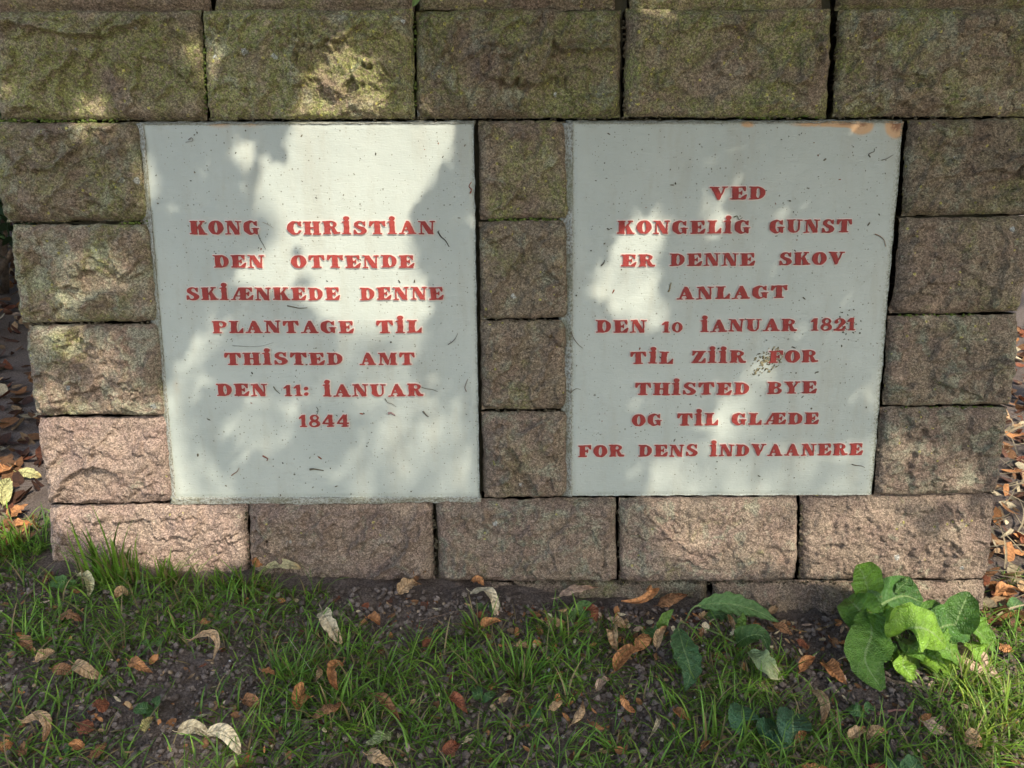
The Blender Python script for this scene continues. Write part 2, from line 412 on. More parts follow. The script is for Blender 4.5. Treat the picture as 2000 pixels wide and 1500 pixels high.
# (quad TL TR BR BL in photograph pixels, moss, pink, lichen, pale, lump)
ST = [
 # set-back course at the very top
 (((-22, -213), (408, -211), (400, 16), (-25, 17)), .35, .05, .2, .1, .8, -.007),
 (((418, -211), (812, -211), (806, 14), (411, 15)), .6, .1, .6, .3, .8, -.007),
 (((824, -211), (1205, -213), (1203, 13), (817, 13)), .5, .1, .4, .5, .8, -.007),
 (((1232, -213), (1618, -213), (1616, 13), (1234, 12)), .6, .1, .4, .6, .8, -.007),
 (((1640, -213), (2098, -215), (2074, 11), (1644, 12)), .6, .1, .4, .5, .8, -.007),
 # top full course
 (((-12, 20), (388, 18), (398, 231), (-6, 231)), .80, .05, .45, .25, 1.0, .003),
 (((393, 18), (805, 16), (807, 229), (404, 231)), .86, .08, .70, .55, 1.0, .004),
 (((811, 16), (1213, 16), (1212, 226), (813, 228)), .80, .08, .60, .50, 1.0, -.001),
 (((1226, 15), (1627, 15), (1620, 226), (1222, 226)), .78, .08, .75, .40, 1.0, .002),
 (((1646, 16), (2072, 14), (2050, 224), (1633, 226)), .74, .06, .70, .60, 1.0, .004),
 # left jamb
 (((-30, 238), (266, 238), (285, 428), (5, 432)), .70, .12, .55, .55, 1.0, .006),
 (((20, 440), (288, 438), (307, 626), (37, 630)), .66, .18, .25, .75, 1.1, .008),
 (((46, 638), (310, 634), (322, 810), (67, 813)), .45, .35, .10, .75, 1.1, .004),
 (((71, 821), (324, 816), (336, 983), (91, 985)), .05, .85, .0, .25, 1.1, .004),
 # middle pillar
 (((935, 236), (1107, 236), (1109, 424), (938, 427)), .55, .10, .50, .40, .9, .002),
 (((937, 433), (1107, 431), (1108, 620), (939, 623)), .42, .10, .40, .45, .9, .004),
 (((939, 629), (1107, 627), (1108, 800), (941, 802)), .40, .10, .35, .45, .9, .001),
 (((941, 808), (1106, 806), (1108, 971), (946, 973)), .30, .20, .15, .55, 1.1, .004),
 # right jamb
 (((1779, 234), (2060, 230), (2040, 416), (1767, 420)), .45, .10, .45, .55, .9, .003),
 (((1764, 426), (2018, 423), (2000, 609), (1749, 613)), .40, .15, .25, .45, .9, .002),
 (((1742, 619), (1996, 616), (1976, 791), (1731, 793)), .36, .20, .25, .65, 1.0, .003),
 (((1728, 798), (1969, 797), (1950, 966), (1712, 967)), .25, .40, .15, .65, 1.0, .004),
 # base course
 (((93, 991), (477, 985), (484, 1142), (104, 1150)), .05, .80, .0, .25, 1.1, .004),
 (((482, 985), (842, 981), (847, 1136), (489, 1140)), .18, .55, .0, .35, 1.1, -.001),
 (((852, 981), (1203, 977), (1205, 1136), (857, 1138)), .26, .42, .05, .60, 1.0, .004),
 (((1212, 977), (1559, 973), (1558, 1134), (1214, 1137)), .22, .45, .0, .55, .75, .005),
 (((1570, 973), (1949, 969), (1934, 1135), (1568, 1136)), .14, .52, .05, .4, .7, .001),
 # foundation course, mostly below the soil
 (((108, 1156), (610, 1150), (613, 1312), (124, 1318)), .3, .4, .0, .3, .9, .002),
 (((616, 1148), (1000, 1145), (1003, 1308), (619, 1311)), .3, .4, .0, .3, .9, .002),
 (((1006, 1145), (1386, 1142), (1383, 1306), (1008, 1308)), .5, .2, .0, .55, .9, -.004),
 (((1396, 1141), (1772, 1140), (1765, 1304), (1393, 1306)), .35, .35, .0, .35, .9, -.004),
 (((1778, 1140), (1932, 1140), (1918, 1303), (1771, 1304)), .15, .45, .0, .35, .9, -.001),
]
for i, (q, moss, pink, lich, pale, lump, face) in enumerate(ST):
    me, cen = stone_mesh('stone', q, i + 1, lump, face=face, res=0.0025 if -60 < q[0][0] < 2010 and q[0][1] > -10 and q[0][1] < 1145 else 0.008)
    link('stone', me, wall, cen, moss=moss, pink=pink, lichen=lich, pale=pale, tone=float((1.14 if q[0][1] < 30 else 1.0) * (1 + .09 * math.sin(i * 2.3 + 1))))
# rubble core behind the joints, with openings not needed: it lies 6 cm behind every face
def slab(quad, d0, d1):
    V = [wall_pt(*wuv(*p), -d0) for p in quad] + [wall_pt(*wuv(*p), -d1) for p in quad]
    Fc = [(0, 3, 2, 1), (4, 5, 6, 7), (0, 1, 5, 4), (1, 2, 6, 5), (2, 3, 7, 6), (3, 0, 4, 7)]
    return np.array(V), Fc
cv = [(((-10, -200), (2070, -200), (2040, 228), (10, 228)), .05, .30), (((12, 232), (2015, 232), (1905, 1300), (140, 1300)), .06, .30)]
VV, FF = [], []
for q, a, b in cv:
    v_, f_ = slab(q, a, b); FF += [tuple(k + len(VV) for k in f) for f in f_]; VV += list(v_)
cme = mesh_np('joint_fill', np.array(VV), FF, [CORE])
link('joint_fill', cme, wall)

# moss and dirt lodged in the joints
mp, ms, mc = [], [], []
for (x0, y0, x1, y1, n_, gcol) in ((950, 430, 1100, 429, 110, 1), (0, 236, 230, 236, 150, 1), (1440, 229, 1600, 228, 60, 1), (1760, 796, 1950, 796, 60, 1), (1750, 616, 1900, 615, 60, 1), (230, 436, 320, 434, 50, 1),
        (400, 60, 402, 225, 70, 1), (945, 626, 1100, 625, 40, 0), (945, 804, 1100, 803, 40, 0), (0, 233, 2000, 229, 260, 0), (25, 434, 280, 433, 50, 0), (480, 1000, 486, 1130, 60, 0), (848, 1000, 852, 1130, 60, 0), (1208, 990, 1210, 1130, 50, 0), (1564, 985, 1563, 1130, 50, 0),
        (500, 1138, 1900, 1138, 220, 0), (809, 30, 810, 225, 60, 1), (1218, 40, 1220, 222, 50, 0), (1636, 40, 1628, 222, 60, 0), (1395, 1145, 1394, 1190, 20, 0), (60, 633, 310, 630, 50, 0)):
    for k in range(n_):
        t = rng.random(); c = .5 + .5 * float(pn(t * 9, x0 * .01 + y0 * .013, 2))
        if rng.random() > c * 1.5: continue
        px, py = x0 + (x1 - x0) * t + rng.normal() * 1.8, y0 + (y1 - y0) * t + rng.normal() * 1.8
        mp.append(on_wall(px, py, -.011 + .004 * rng.random())); ms.append(.0012 + .0022 * rng.random()); mc.append(np.array((.10, .135, .03) if gcol else (.085, .072, .045)) * rng.uniform(.6, 1.3))
MOSS = mat_vcol('joint_moss', 0.95, 0, 300, 0.1, 0.5, 400)
JM = (mp, ms, mc)
# ------------------------------------------------------------------ plaques
def plaque_mesh(quad, face, seed, rustpts, thick=0.045, res=0.006, rdirt=0.0):
    q = [wuv(*p) for p in quad]; w = np.linalg.norm(q[1] - q[0]); h = np.linalg.norm(q[3] - q[0])
    nx, ny = int(w / res), int(h / res)
    s, t = np.meshgrid(np.linspace(0, 1, nx), np.linspace(0, 1, ny), indexing='ij')
    A = q[0] * ((1 - s) * (1 - t))[..., None] + q[1] * (s * (1 - t))[..., None] + q[2] * (s * t)[..., None] + q[3] * ((1 - s) * t)[..., None]
    u, v = A[..., 0], A[..., 1]
    e = np.minimum(np.minimum(s, 1 - s) * w, np.minimum(t, 1 - t) * h)
    on = (e < 1e-6)
    u = u + on * 0.0016 * fbm(u * 40, v * 40, seed, 3); v = v + on * 0.0012 * fbm(u * 40, v * 40, seed + 3, 3)
    d = face + 0.0012 * pn(u * 5, v * 5, seed) + 0.0004 * pn(u * 40, v * 40, seed) - 0.003 * on
    P = ORG + u[..., None] * Uw + v[..., None] * Vw - d[..., None] * Nw
    c = sum(q) / 4; cen = wall_pt(c[0], c[1], face)
    V = P.reshape(-1, 3); idx = np.arange(len(V)).reshape(nx, ny)
    loop = np.concatenate([idx[:, 0], idx[-1, 1:], idx[-2::-1, -1], idx[0, -2:0:-1]]); k = len(loop)
    nf = len(V); V = np.vstack([V, V[loop] + thick * Nw]); b0 = nf + np.arange(k); nxt = np.roll(np.arange(k), -1)
    Fc = np.vstack([grid_faces(nx, ny), np.stack([loop, b0, b0[nxt], loop[nxt]], 1)[:, ::-1]])
    me = mesh_np('panel', V - cen, Fc, [PAINT], True)
    if np.dot(np.array(me.polygons[nx * ny // 2].normal), Nw) > 0: me.flip_normals()
    rust = np.zeros(len(V)); uvs = np.stack([np.dot(V - ORG, Uw), np.dot(V - ORG, Vw)], 1)
    for (px, py, rx, ry, k_) in rustpts:
        p0 = wuv(px, py); dd = np.sqrt(((uvs[:, 0] - p0[0]) / (rx * .001)) ** 2 + ((uvs[:, 1] - p0[1]) / (ry * .001)) ** 2)
        rust = np.maximum(rust, k_ * np.clip(1.25 - dd, 0, 1))
    add_float_attr(me, 'rust', rust)
    ee = np.concatenate([e.ravel(), np.zeros(k)])
    side = np.concatenate([((1 - s) * w).ravel(), np.zeros(k)])
    add_float_attr(me, 'dirt', np.clip(1 - ee / 0.007, 0, 1) * 0.8 + rdirt * np.clip(1 - side / 0.016, 0, 1))
    return me, cen
def strip_mesh(pts_out, pts_in, f_out, f_in, seed, n=160, m=7):
    """rough mortar fillet between an outer and an inner line (photo px)"""
    a0, a1 = wuv(*pts_out[0]), wuv(*pts_out[1]); b0, b1 = wuv(*pts_in[0]), wuv(*pts_in[1])
    s, t = np.meshgrid(np.linspace(0, 1, n), np.linspace(0, 1, m), indexing='ij')
    A = (a0 * (1 - s)[..., None] + a1 * s[..., None]) * (1 - t)[..., None] + (b0 * (1 - s)[..., None] + b1 * s[..., None]) * t[..., None]
    u, v = A[..., 0], A[..., 1]
    u = u + (t < .01) * 0.004 * fbm(u * 30, v * 30, seed, 3); v = v + (t < .01) * 0.003 * fbm(u * 30, v * 30, seed + 1, 3)
    u = u + (t > .99) * 0.0012 * fbm(u * 60, v * 60, seed, 3); v = v + (t > .99) * 0.0012 * fbm(u * 60, v * 60, seed + 1, 3)
    d = f_out * (1 - t) + f_in * t + 0.002 * fbm(u * 90, v * 90, seed, 3) + 0.0015 * pn(u * 25, v * 25, seed)
    V = (ORG + u[..., None] * Uw + v[..., None] * Vw - d[..., None] * Nw).reshape(-1, 3)
    k = len(V); V2 = np.vstack([V, V + 0.03 * Nw])
    Fc = grid_faces(n, m); idx = np.arange(k).reshape(n, m)
    loop = np.concatenate([idx[:, 0], idx[-1, 1:], idx[-2::-1, -1], idx[0, -2:0:-1]]); nxt = np.roll(loop, -1)
    Fc = np.vstack([Fc, np.stack([loop, loop + k, nxt + k, nxt], 1)])
    me = mesh_np('mortar_fillet', V2, Fc, [MORTAR], True)
    if np.dot(np.array(me.polygons[n * m // 2].normal), Nw) > 0: me.flip_normals()
    return me
PF = 0.001           # plaque face relative to nominal stone face
pl_left = thing('memorial_plaque', 'pale grey plaque left of the middle pillar, red letters starting KONG CHRISTIAN', 'plaque', wall_pt(*wuv(635, 610), PF))
pl_right = thing('memorial_plaque', 'pale grey plaque with rusty top corner, red letters starting VED KONGELIG GUNST', 'plaque', wall_pt(*wuv(1420, 605), PF))
def child(o, me_cen, parent, name):
    me, cen = me_cen
    return link(name, me, parent, np.array(cen) - np.array(parent.location))
child(None, plaque_mesh(((276, 241), (925, 239), (937, 972), (340, 974)), PF, 1, [(430, 243, 30, 5, .4), (490, 243, 30, 5, .35), (590, 600, 3, 40, .0), (345, 755, 10, 22, .12)]), pl_left, 'panel')
child(None, plaque_mesh(((1117, 239), (1765, 237), (1703, 967), (1114, 969)), PF, 2, [(1750, 245, 20, 22, 1.2), (1682, 245, 22, 16, 1.05), (1650, 241, 40, 6, 1.2), (1460, 241, 14, 6, .8), (1600, 241, 60, 5, .7), (1588, 705, 14, 12, .0)], rdirt=0.75), pl_right, 'panel')
for par, out_, in_, fo, fi in (
    (pl_left, ((252, 238), (318, 984)), ((281, 241), (344, 973)), -.020, PF + .002),
    (pl_left, ((330, 988), (940, 983)), ((338, 972), (938, 971)), -.004, PF + .003),
    (pl_left, ((264, 235), (928, 233)), ((274, 243), (926, 241)), -.018, PF + .001),
    (pl_right, ((1094, 238), (1096, 974)), ((1119, 240), (1116, 969)), -.018, PF + .002),
    (pl_right, ((1108, 233), (1770, 231)), ((1114, 241), (1766, 240)), -.018, PF + .001)):
    me = strip_mesh(out_, in_, fo, fi, len(COL.objects)); L = np.array(par.location)
    co = np.empty(len(me.vertices) * 3, np.float32); me.vertices.foreach_get('co', co); co = co.reshape(-1, 3) - L.astype(np.float32); me.vertices.foreach_set('co', co.ravel()); me.update()
    link('mortar_fillet', me, par)

# ---- raised letters: fat-face serif capitals drawn as unions of polygons
def box(a, b, c, d): return [(a, b), (c, b), (c, d), (a, d)]
def ell(cx, cy, rx, ry, n=28): return [(cx + rx * math.cos(2 * math.pi * i / n), cy + ry * math.sin(2 * math.pi * i / n)) for i in range(n)]
SB = lambda a, b: box(a, 0, b, .11)
ST_ = lambda a, b: box(a, .89, b, 1)
def Eparts(x, full=True):
    g = [box(.12 + x, 0, .54 + x, 1), box(0 + x, .88, 1.0 + x, 1), [(.70 + x, .9), (1.0 + x, .9), (1.0 + x, .62), (.93 + x, .62)], [(.5 + x, .58), (.62 + x, .58), (.74 + x, .70), (.78 + x, .70), (.78 + x, .32), (.74 + x, .32), (.62 + x, .45), (.5 + x, .45)]]
    if full: g += [box(0 + x, 0, 1.04 + x, .12), [(.66 + x, .1), (1.04 + x, .1), (1.08 + x, .42), (1.0 + x, .42)]]
    else: g += [SB(x, .66 + x)]
    return [('+', p) for p in g]
def pl(*ps): return [('+', p) for p in ps]
def mi(*ps): return [('-', p) for p in ps]
GL = {
 'A': (1.22, pl([(.50, 1), (.72, 1), (1.14, .05), (.68, .05), (.46, .72)], [(.44, .86), (.60, .80), (.27, .05), (.13, .05)], box(.28, .27, .8, .38), SB(0, .42), SB(.56, 1.22))),
 'B': (1.06, pl(ell(.56, .74, .42, .26)) + mi(ell(.60, .745, .13, .15)) + pl(ell(.58, .28, .48, .28)) + mi(ell(.62, .28, .15, .165)) + mi(box(-.2, -.2, .1, 1.2)) + pl(box(.1, 0, .5, 1), SB(0, .6), ST_(0, .6))),
 'C': (1.0, pl(ell(.52, .5, .52, .52)) + mi(ell(.64, .5, .20, .39), box(.66, .34, 1.2, .68)) + pl([(.78, .70), (.93, .60), (.98, .60), (.98, 1.0), (.91, 1.0), (.70, .88)])),
 'D': (1.1, pl(ell(.48, .5, .6, .5)) + mi(ell(.60, .5, .13, .37), box(-.3, -.2, .12, 1.2)) + pl(box(.12, 0, .48, 1), SB(0, .55), ST_(0, .55))),
 'E': (1.08, Eparts(0)), 'F': (1.0, Eparts(0, False)),
 'G': (1.15, pl(ell(.52, .5, .52, .52)) + mi(ell(.64, .5, .20, .39), box(.66, .34, 1.3, .68)) + pl([(.78, .70), (.93, .60), (.98, .60), (.98, 1.0), (.91, 1.0), (.70, .88)], [(.58, .48), (1.14, .48), (1.14, .39), (1.02, .37), (1.02, 0), (.92, 0), (.72, .10), (.70, .37), (.58, .39)])),
 'H': (1.18, pl(box(.1, 0, .48, 1), box(.7, 0, 1.08, 1), box(.4, .43, .8, .56), SB(0, .56), ST_(0, .56), SB(.62, 1.18), ST_(.62, 1.18))),
 'I': (.62, pl(box(.12, 0, .5, 1.0), SB(0, .62), box(0, .87, .5, .96), ell(.31, 1.18, .21, .18), box(.2, .95, .42, 1.12))),
 'K': (1.2, pl(box(.1, 0, .5, 1), SB(0, .56), ST_(0, .56), [(.46, .46), (.84, .95), (1.0, .95), (.60, .40)], ST_(.70, 1.1), [(.52, .56), (.78, .66), (1.18, 0), (.72, 0)], box(.64, 0, 1.22, .10))),
 'L': (1.0, pl(box(.12, 0, .54, 1), ST_(0, .66), box(0, 0, .97, .12), [(.62, .1), (.97, .1), (1.0, .44), (.91, .44)])),
 'M': (1.36, pl(box(.14, 0, .26, 1), SB(0, .4), ST_(0, .42), [(.10, 1), (.48, 1), (.80, .28), (.72, 0), (.62, 0)], [(.66, .02), (.76, .2), (1.02, 1), (.92, 1)], box(.9, 0, 1.26, 1), SB(.8, 1.36), ST_(.94, 1.36))),
 'N': (1.16, pl(box(.14, 0, .26, 1), SB(0, .4), ST_(0, .42), [(.08, 1), (.48, 1), (1.0, .1), (1.0, 0), (.66, 0), (.2, .82)], box(.88, 0, 1.0, 1), ST_(.74, 1.16))),
 'O': (1.08, pl(ell(.54, .5, .54, .52)) + mi(ell(.54, .5, .12, .38))),
 'P': (1.04, pl(ell(.56, .72, .46, .28)) + mi(ell(.62, .72, .13, .17), box(-.2, -.2, .1, 1.2)) + pl(box(.1, 0, .5, 1), SB(0, .64), ST_(0, .56))),
 'R': (1.18, pl(ell(.56, .74, .42, .26)) + mi(ell(.60, .74, .12, .15), box(-.2, -.2, .1, 1.2)) + pl(box(.1, 0, .5, 1), SB(0, .58), ST_(0, .56), [(.48, .50), (.78, .52), (.98, .18), (1.12, .16), (1.18, .18), (1.16, .02), (1.0, -.02), (.78, -.01), (.66, .12), (.58, .40)])),
 'S': (.96, pl(ell(.46, .73, .40, .29)) + mi(ell(.56, .76, .19, .13), box(.5, .40, 1.2, .72)) + pl(ell(.48, .28, .46, .30)) + mi(ell(.36, .25, .20, .13), box(-.3, .28, .36, .55)) + pl([(.08, .78), (.10, .60), (.30, .46), (.60, .30), (.90, .20), (.92, .38), (.74, .54), (.40, .68), (.28, .80)], [(.66, .80), (.80, .62), (.86, .62), (.86, 1), (.80, 1), (.62, .92)], [(.02, 0), (.09, 0), (.32, .10), (.14, .38), (.03, .38)])),
 'T': (1.14, pl(box(.37, 0, .77, 1), SB(.24, .9), box(.02, .87, 1.12, 1), [(.02, .95), (.34, .9), (.12, .58), (.0, .60)], [(1.12, .95), (.80, .9), (1.02, .58), (1.14, .60)])),
 'U': (1.16, pl(ell(.53, .36, .43, .38)) + mi(ell(.66, .42, .18, .30), box(.48, .42, .84, 1.2), box(0, .5, 1.2, 1.2)) + pl(box(.1, .3, .48, 1), box(.84, .35, .96, 1), ST_(0, .60), ST_(.70, 1.14))),
 'V': (1.18, pl([(.07, .95), (.52, .95), (.76, .34), (.64, 0), (.50, 0)], [(.56, .0), (.66, .0), (1.03, .95), (.90, .95)], ST_(0, .62), ST_(.76, 1.18))),
 'Y': (1.16, pl([(.07, .95), (.52, .95), (.74, .44), (.38, .44)], [(.58, .38), (.70, .42), (1.03, .95), (.89, .95)], box(.38, 0, .76, .5), ST_(0, .62), ST_(.76, 1.16), SB(.24, .9))),
 'Z': (1.02, pl(box(.06, .88, .98, 1), box(.02, 0, 1.0, .12), [(.50, .9), (.98, 1), (.50, .1), (.02, 0)], [(.06, 1), (.05, .60), (.14, .60), (.36, .9)], [(1.0, 0), (1.02, .42), (.92, .42), (.68, .1)])),
 'Æ': (1.68, pl([(.62, .95), (.80, .95), (.30, .05), (.14, .05)], SB(0, .42), box(.32, .27, .8, .38)) + Eparts(.60)),
 '0': (.78, pl(ell(.39, .45, .39, .46)) + mi(ell(.39, .45, .12, .34))),
 '1': (.62, pl(box(.2, 0, .5, .98), box(.06, 0, .64, .10), [(.22, .99), (.5, .98), (.3, .74), (.02, .64), (.02, .76)])),
 '2': (.88, pl(ell(.46, .70, .40, .30)) + mi(ell(.38, .70, .15, .19), box(-.2, .2, .36, .66)) + pl([(.50, .52), (.85, .62), (.40, .16), (.04, .06)], box(.02, 0, .84, .16), [(.6, .1), (.84, .1), (.9, .4), (.82, .4)], ell(.17, .70, .14, .14))),
 '4': (.98, pl(box(.50, 0, .82, 1), [(.52, 1), (.64, .82), (.20, .32), (.0, .32)], box(.0, .22, .98, .34), box(.36, 0, .96, .10))),
 '8': (.90, pl(ell(.45, .74, .36, .27), ell(.45, .28, .44, .30)) + mi(ell(.49, .75, .15, .14), ell(.42, .25, .20, .14))),
 ':': (.34, pl(ell(.17, .18, .17, .16), ell(.17, .66, .17, .16))),
}
def sd_poly(px, py, pts):
    pts = np.array(pts, float); n = len(pts)
    d = (px - pts[0, 0]) ** 2 + (py - pts[0, 1]) ** 2; s = np.ones(px.shape)
    j = n - 1
    for i in range(n):
        ex, ey = pts[j] - pts[i]; wx, wy = px - pts[i, 0], py - pts[i, 1]
        t = np.clip((wx * ex + wy * ey) / (ex * ex + ey * ey + 1e-12), 0, 1)
        bx, by = wx - ex * t, wy - ey * t; d = np.minimum(d, bx * bx + by * by)
        c1 = py >= pts[i, 1]; c2 = py < pts[j, 1]; c3 = ex * wy > ey * wx
        flip = (c1 & c2 & c3) | (~c1 & ~c2 & ~c3); s = np.where(flip, -s, s); j = i
    return s * np.sqrt(d)
def march(X, Y, D, lev):
    """polygons of the area D<lev, one per grid cell, with shared vertices"""
    S = D - lev; nx, ny = S.shape; verts = []; vid = {}; faces = []
    def gv(i, j):
        k = ('p', i, j)
        if k not in vid: vid[k] = len(verts); verts.append((X[i, j], Y[i, j]))
        return vid[k]
    def ev(a, b):
        k = (min(a, b), max(a, b))
        if k not in vid:
            sa, sb = S[a], S[b]; t = sa / (sa - sb); vid[k] = len(verts)
            verts.append((X[a] + t * (X[b] - X[a]), Y[a] + t * (Y[b] - Y[a])))
        return vid[k]
    for i in range(nx - 1):
        for j in range(ny - 1):
            c = [(i, j), (i + 1, j), (i + 1, j + 1), (i, j + 1)]; ins = [S[k] < 0 for k in c]
            if not any(ins): continue
            poly = []
            for k in range(4):
                a, b = c[k], c[(k + 1) % 4]
                if ins[k]: poly.append(gv(*a))
                if ins[k] != ins[(k + 1) % 4]: poly.append(ev(a, b))
            if len(poly) >= 3: faces.append(poly)
    return verts, faces
def layer(verts, faces, z0, z1, inset=0.0):
    """closed relief: top at z1, skirt to z0"""
    n = len(verts); cnt = {}
    for f in faces:
        for k in range(len(f)):
            a, b = f[k], f[(k + 1) % len(f)]; cnt[(a, b)] = 1
    V = [(x, y, z1) for x, y in verts] + [(x, y, z0) for x, y in verts]
    Fc = [list(f) for f in faces]
    for (a, b) in cnt:
        if (b, a) not in cnt: Fc.append([a, a + n, b + n, b])
    return V, Fc
letter_mesh = {}
def get_letter(ch, variant):
    key = (ch, variant)
    if key in letter_mesh: return letter_mesh[key]
    w, ops = GL[ch]; st = 1 / 26.0
    xs = np.arange(-.2, w + .21, st); ys = np.arange(-.2, 1.58 if ch == 'I' else 1.22, st)
    X, Y = np.meshgrid(xs, ys, indexing='ij')
    zz = ord(ch) * 1.3 + variant * 17
    Xw = X + 0.028 * pn(X * 3.2, Y * 3.2, zz) + 0.012 * pn(X * 9, Y * 9, zz); Yw = Y + 0.028 * pn(X * 3.2, Y * 3.2, zz + 9)
    D = np.full(X.shape, 9.0)
    for s, p in ops:
        d = sd_poly(Xw, Yw, p)
        D = np.minimum(D, d) if s == '+' else np.maximum(D, -d)
    D = D + 0.012 * pn(X * 7, Y * 7, zz + 3)
    v1, f1 = march(X, Y, D, 0.07); v2, f2 = march(X, Y, D, -0.008)
    A, FA = layer(v1, f1, -.06, .022); B, FB = layer(v2, f2, .0, .13)
    B = [(x, y, z + (0.02 * float(pn(x * 4, y * 4, zz)) if z > .05 else 0)) for x, y, z in B]
    off = len(A); Fc = FA + [[k + off for k in f] for f in FB]
    V = np.array(A + B); V[:, 0] -= w / 2
    me = mesh_np('letter', np.stack([V[:, 0], V[:, 1], V[:, 2]], 1), Fc, [RIM, RED], False, [0] * len(FA) + [1] * len(FB))
    letter_mesh[key] = (me, w); return letter_mesh[key]
def word(par, txt, x0, x1, yb0, yb1, yt, sc=1.0):
    """baseline from (x0,yb0) to (x1,yb1), cap height up to yt at the left"""
    p0, p1 = wuv(x0, yb0), wuv(x1, yb1); pt = wuv(x0, yt)
    cap = abs(p0[1] - pt[1]); W = np.linalg.norm(p1 - p0)
    ws = [GL[c][0] for c in txt]; tot = sum(ws) ; k = cap
    gap = 0.14 if len(txt) > 1 else 0
    sx = W / (cap * (tot + gap * (len(txt) - 1)))
    x = 0.0; du = (p1 - p0) / W; up = np.array((du[1], -du[0]))
    for c, w in zip(txt, ws):
        me, _ = get_letter(c, random.randint(0, 1) if c in 'ENDAITRS' else 0)
        uc = p0 + du * (x + w / 2) * cap * sx + up * cap * random.uniform(-.02, .02)
        P = wall_pt(uc[0], uc[1], PF + 0.0006)
        ex = du[0] * Uw + du[1] * Vw; ey = up[0] * Uw + up[1] * Vw; ez = -Nw
        a = random.uniform(-.02, .02); ex, ey = ex * math.cos(a) + ey * math.sin(a), ey * math.cos(a) - ex * math.sin(a)
        o = link('letter', me, par)
        m = Matrix.Identity(4)
        for r_ in range(3):
            m[r_][0] = ex[r_] * cap * sx; m[r_][1] = ey[r_] * cap * sc; m[r_][2] = ez[r_] * cap; m[r_][3] = P[r_] - par.location[r_]
        o.matrix_local = m
        x += w + gap
for a in (('KONG', 373, 508, 458, 458, 431), ('CHRISTIAN', 562, 851, 458, 457, 432), ('DEN', 419, 518, 523, 523, 498), ('OTTENDE', 570, 810, 523, 523, 498),
          ('SKIÆNKEDE', 366, 665, 586, 586, 561), ('DENNE', 704, 867, 586, 585, 561), ('PLANTAGE', 417, 692, 650, 650, 626), ('TIL', 736, 825, 650, 649, 625),
          ('THISTED', 440, 671, 712, 712, 688), ('AMT', 703, 811, 712, 712, 688), ('DEN', 425, 524, 773, 773, 749), ('11:', 555, 604, 773, 773, 751),
          ('IANUAR', 632, 828, 774, 773, 750), ('1844', 585, 683, 833, 833, 809)):
    word(pl_left, *a)
for a in (('VED', 1385, 1494, 391, 390, 365), ('KONGELIG', 1205, 1464, 457, 456, 431), ('GUNST', 1501, 1661, 455, 454, 429), ('ER', 1212, 1279, 521, 521, 497),
          ('DENNE', 1307, 1473, 520, 519, 495), ('SKOV', 1520, 1647, 518, 516, 493), ('ANLAGT', 1321, 1536, 585, 582, 560), ('DEN', 1163, 1262, 650, 649, 625),
          ('10', 1291, 1332, 649, 649, 627), ('IANUAR', 1367, 1555, 648, 646, 624), ('1821', 1581, 1668, 646, 645, 621), ('TIL', 1230, 1314, 710, 710, 686),
          ('ZIIR', 1349, 1456, 709, 708, 685), ('FOR', 1500, 1596, 708, 707, 684), ('THISTED', 1239, 1462, 771, 770, 747), ('BYE', 1497, 1593, 769, 768, 745),
          ('OG', 1233, 1292, 831, 831, 808), ('TIL', 1321, 1402, 831, 830, 807), ('GLÆDE', 1427, 1597, 829, 828, 806), ('FOR', 1129, 1219, 892, 891, 869),
          ('DENS', 1246, 1362, 891, 890, 868), ('INDVAANERE', 1385, 1683, 890, 888, 867)):
    word(pl_right, *a)

# ------------------------------------------------------------------ tubes and specks stuck to the plaques
def tube(pts, rad, sides=5, seed=0):
    pts = np.array(pts, float); n = len(pts); V = []; Fc = []
    rad = np.broadcast_to(rad, (n,))
    for i in range(n):
        t = pts[min(i + 1, n - 1)] - pts[max(i - 1, 0)]; t /= np.linalg.norm(t) + 1e-9
        a = np.cross(t, (0.3, 0.2, 1.0)); a /= np.linalg.norm(a) + 1e-9; b = np.cross(t, a)
        for k in range(sides):
            an = 2 * math.pi * k / sides; V.append(pts[i] + rad[i] * (math.cos(an) * a + math.sin(an) * b))
    for i in range(n - 1):
        for k in range(sides):
            k2 = (k + 1) % sides; Fc.append((i * sides + k, i * sides + k2, (i + 1) * sides + k2, (i + 1) * sides + k))
    Fc.append(tuple(range(sides))[::-1]); Fc.append(tuple((n - 1) * sides + k for k in range(sides)))
    return V, Fc
def smooth_pts(pts, n=14):
    pts = [np.array(p, float) for p in pts]; P = [2 * pts[0] - pts[1]] + pts + [2 * pts[-1] - pts[-2]]; out = []
    m = len(pts) - 1
    for i in range(n):
        s = i / (n - 1) * m; k = min(int(s), m - 1); t = s - k; a, b, c, d = P[k:k + 4]
        out.append(0.5 * (2 * b + (c - a) * t + (2 * a - 5 * b + 4 * c - d) * t * t + (3 * b - a - 3 * c + d) * t ** 3))
    return np.array(out)
def colored(me, col):
    add_col_attr(me, 'tint', np.tile(np.array(col, np.float32), (len(me.vertices), 1)))
TW = mat_vcol('dried_stalk', 0.8, 0, 0, 0.2, 0.3)
def wall_twig(pxs, rad, col, label, name='plant_fibre', cat='plant fibre'):
    P3 = [on_wall(x, y, PF + 0.0018) for x, y in pxs]
    c = P3[0]; sp = smooth_pts(P3, 12); r = .85 * rad * (1 - 0.55 * np.linspace(0, 1, 12)); col = tuple(1.5 * k_ for k_ in col)
    V, Fc = tube(sp, r); me = mesh_np(name, np.array(V) - c, Fc, [TW], True); colored(me, col)
    return thing(name, label, cat, c, 'plant fibres stuck to the plaques', me)
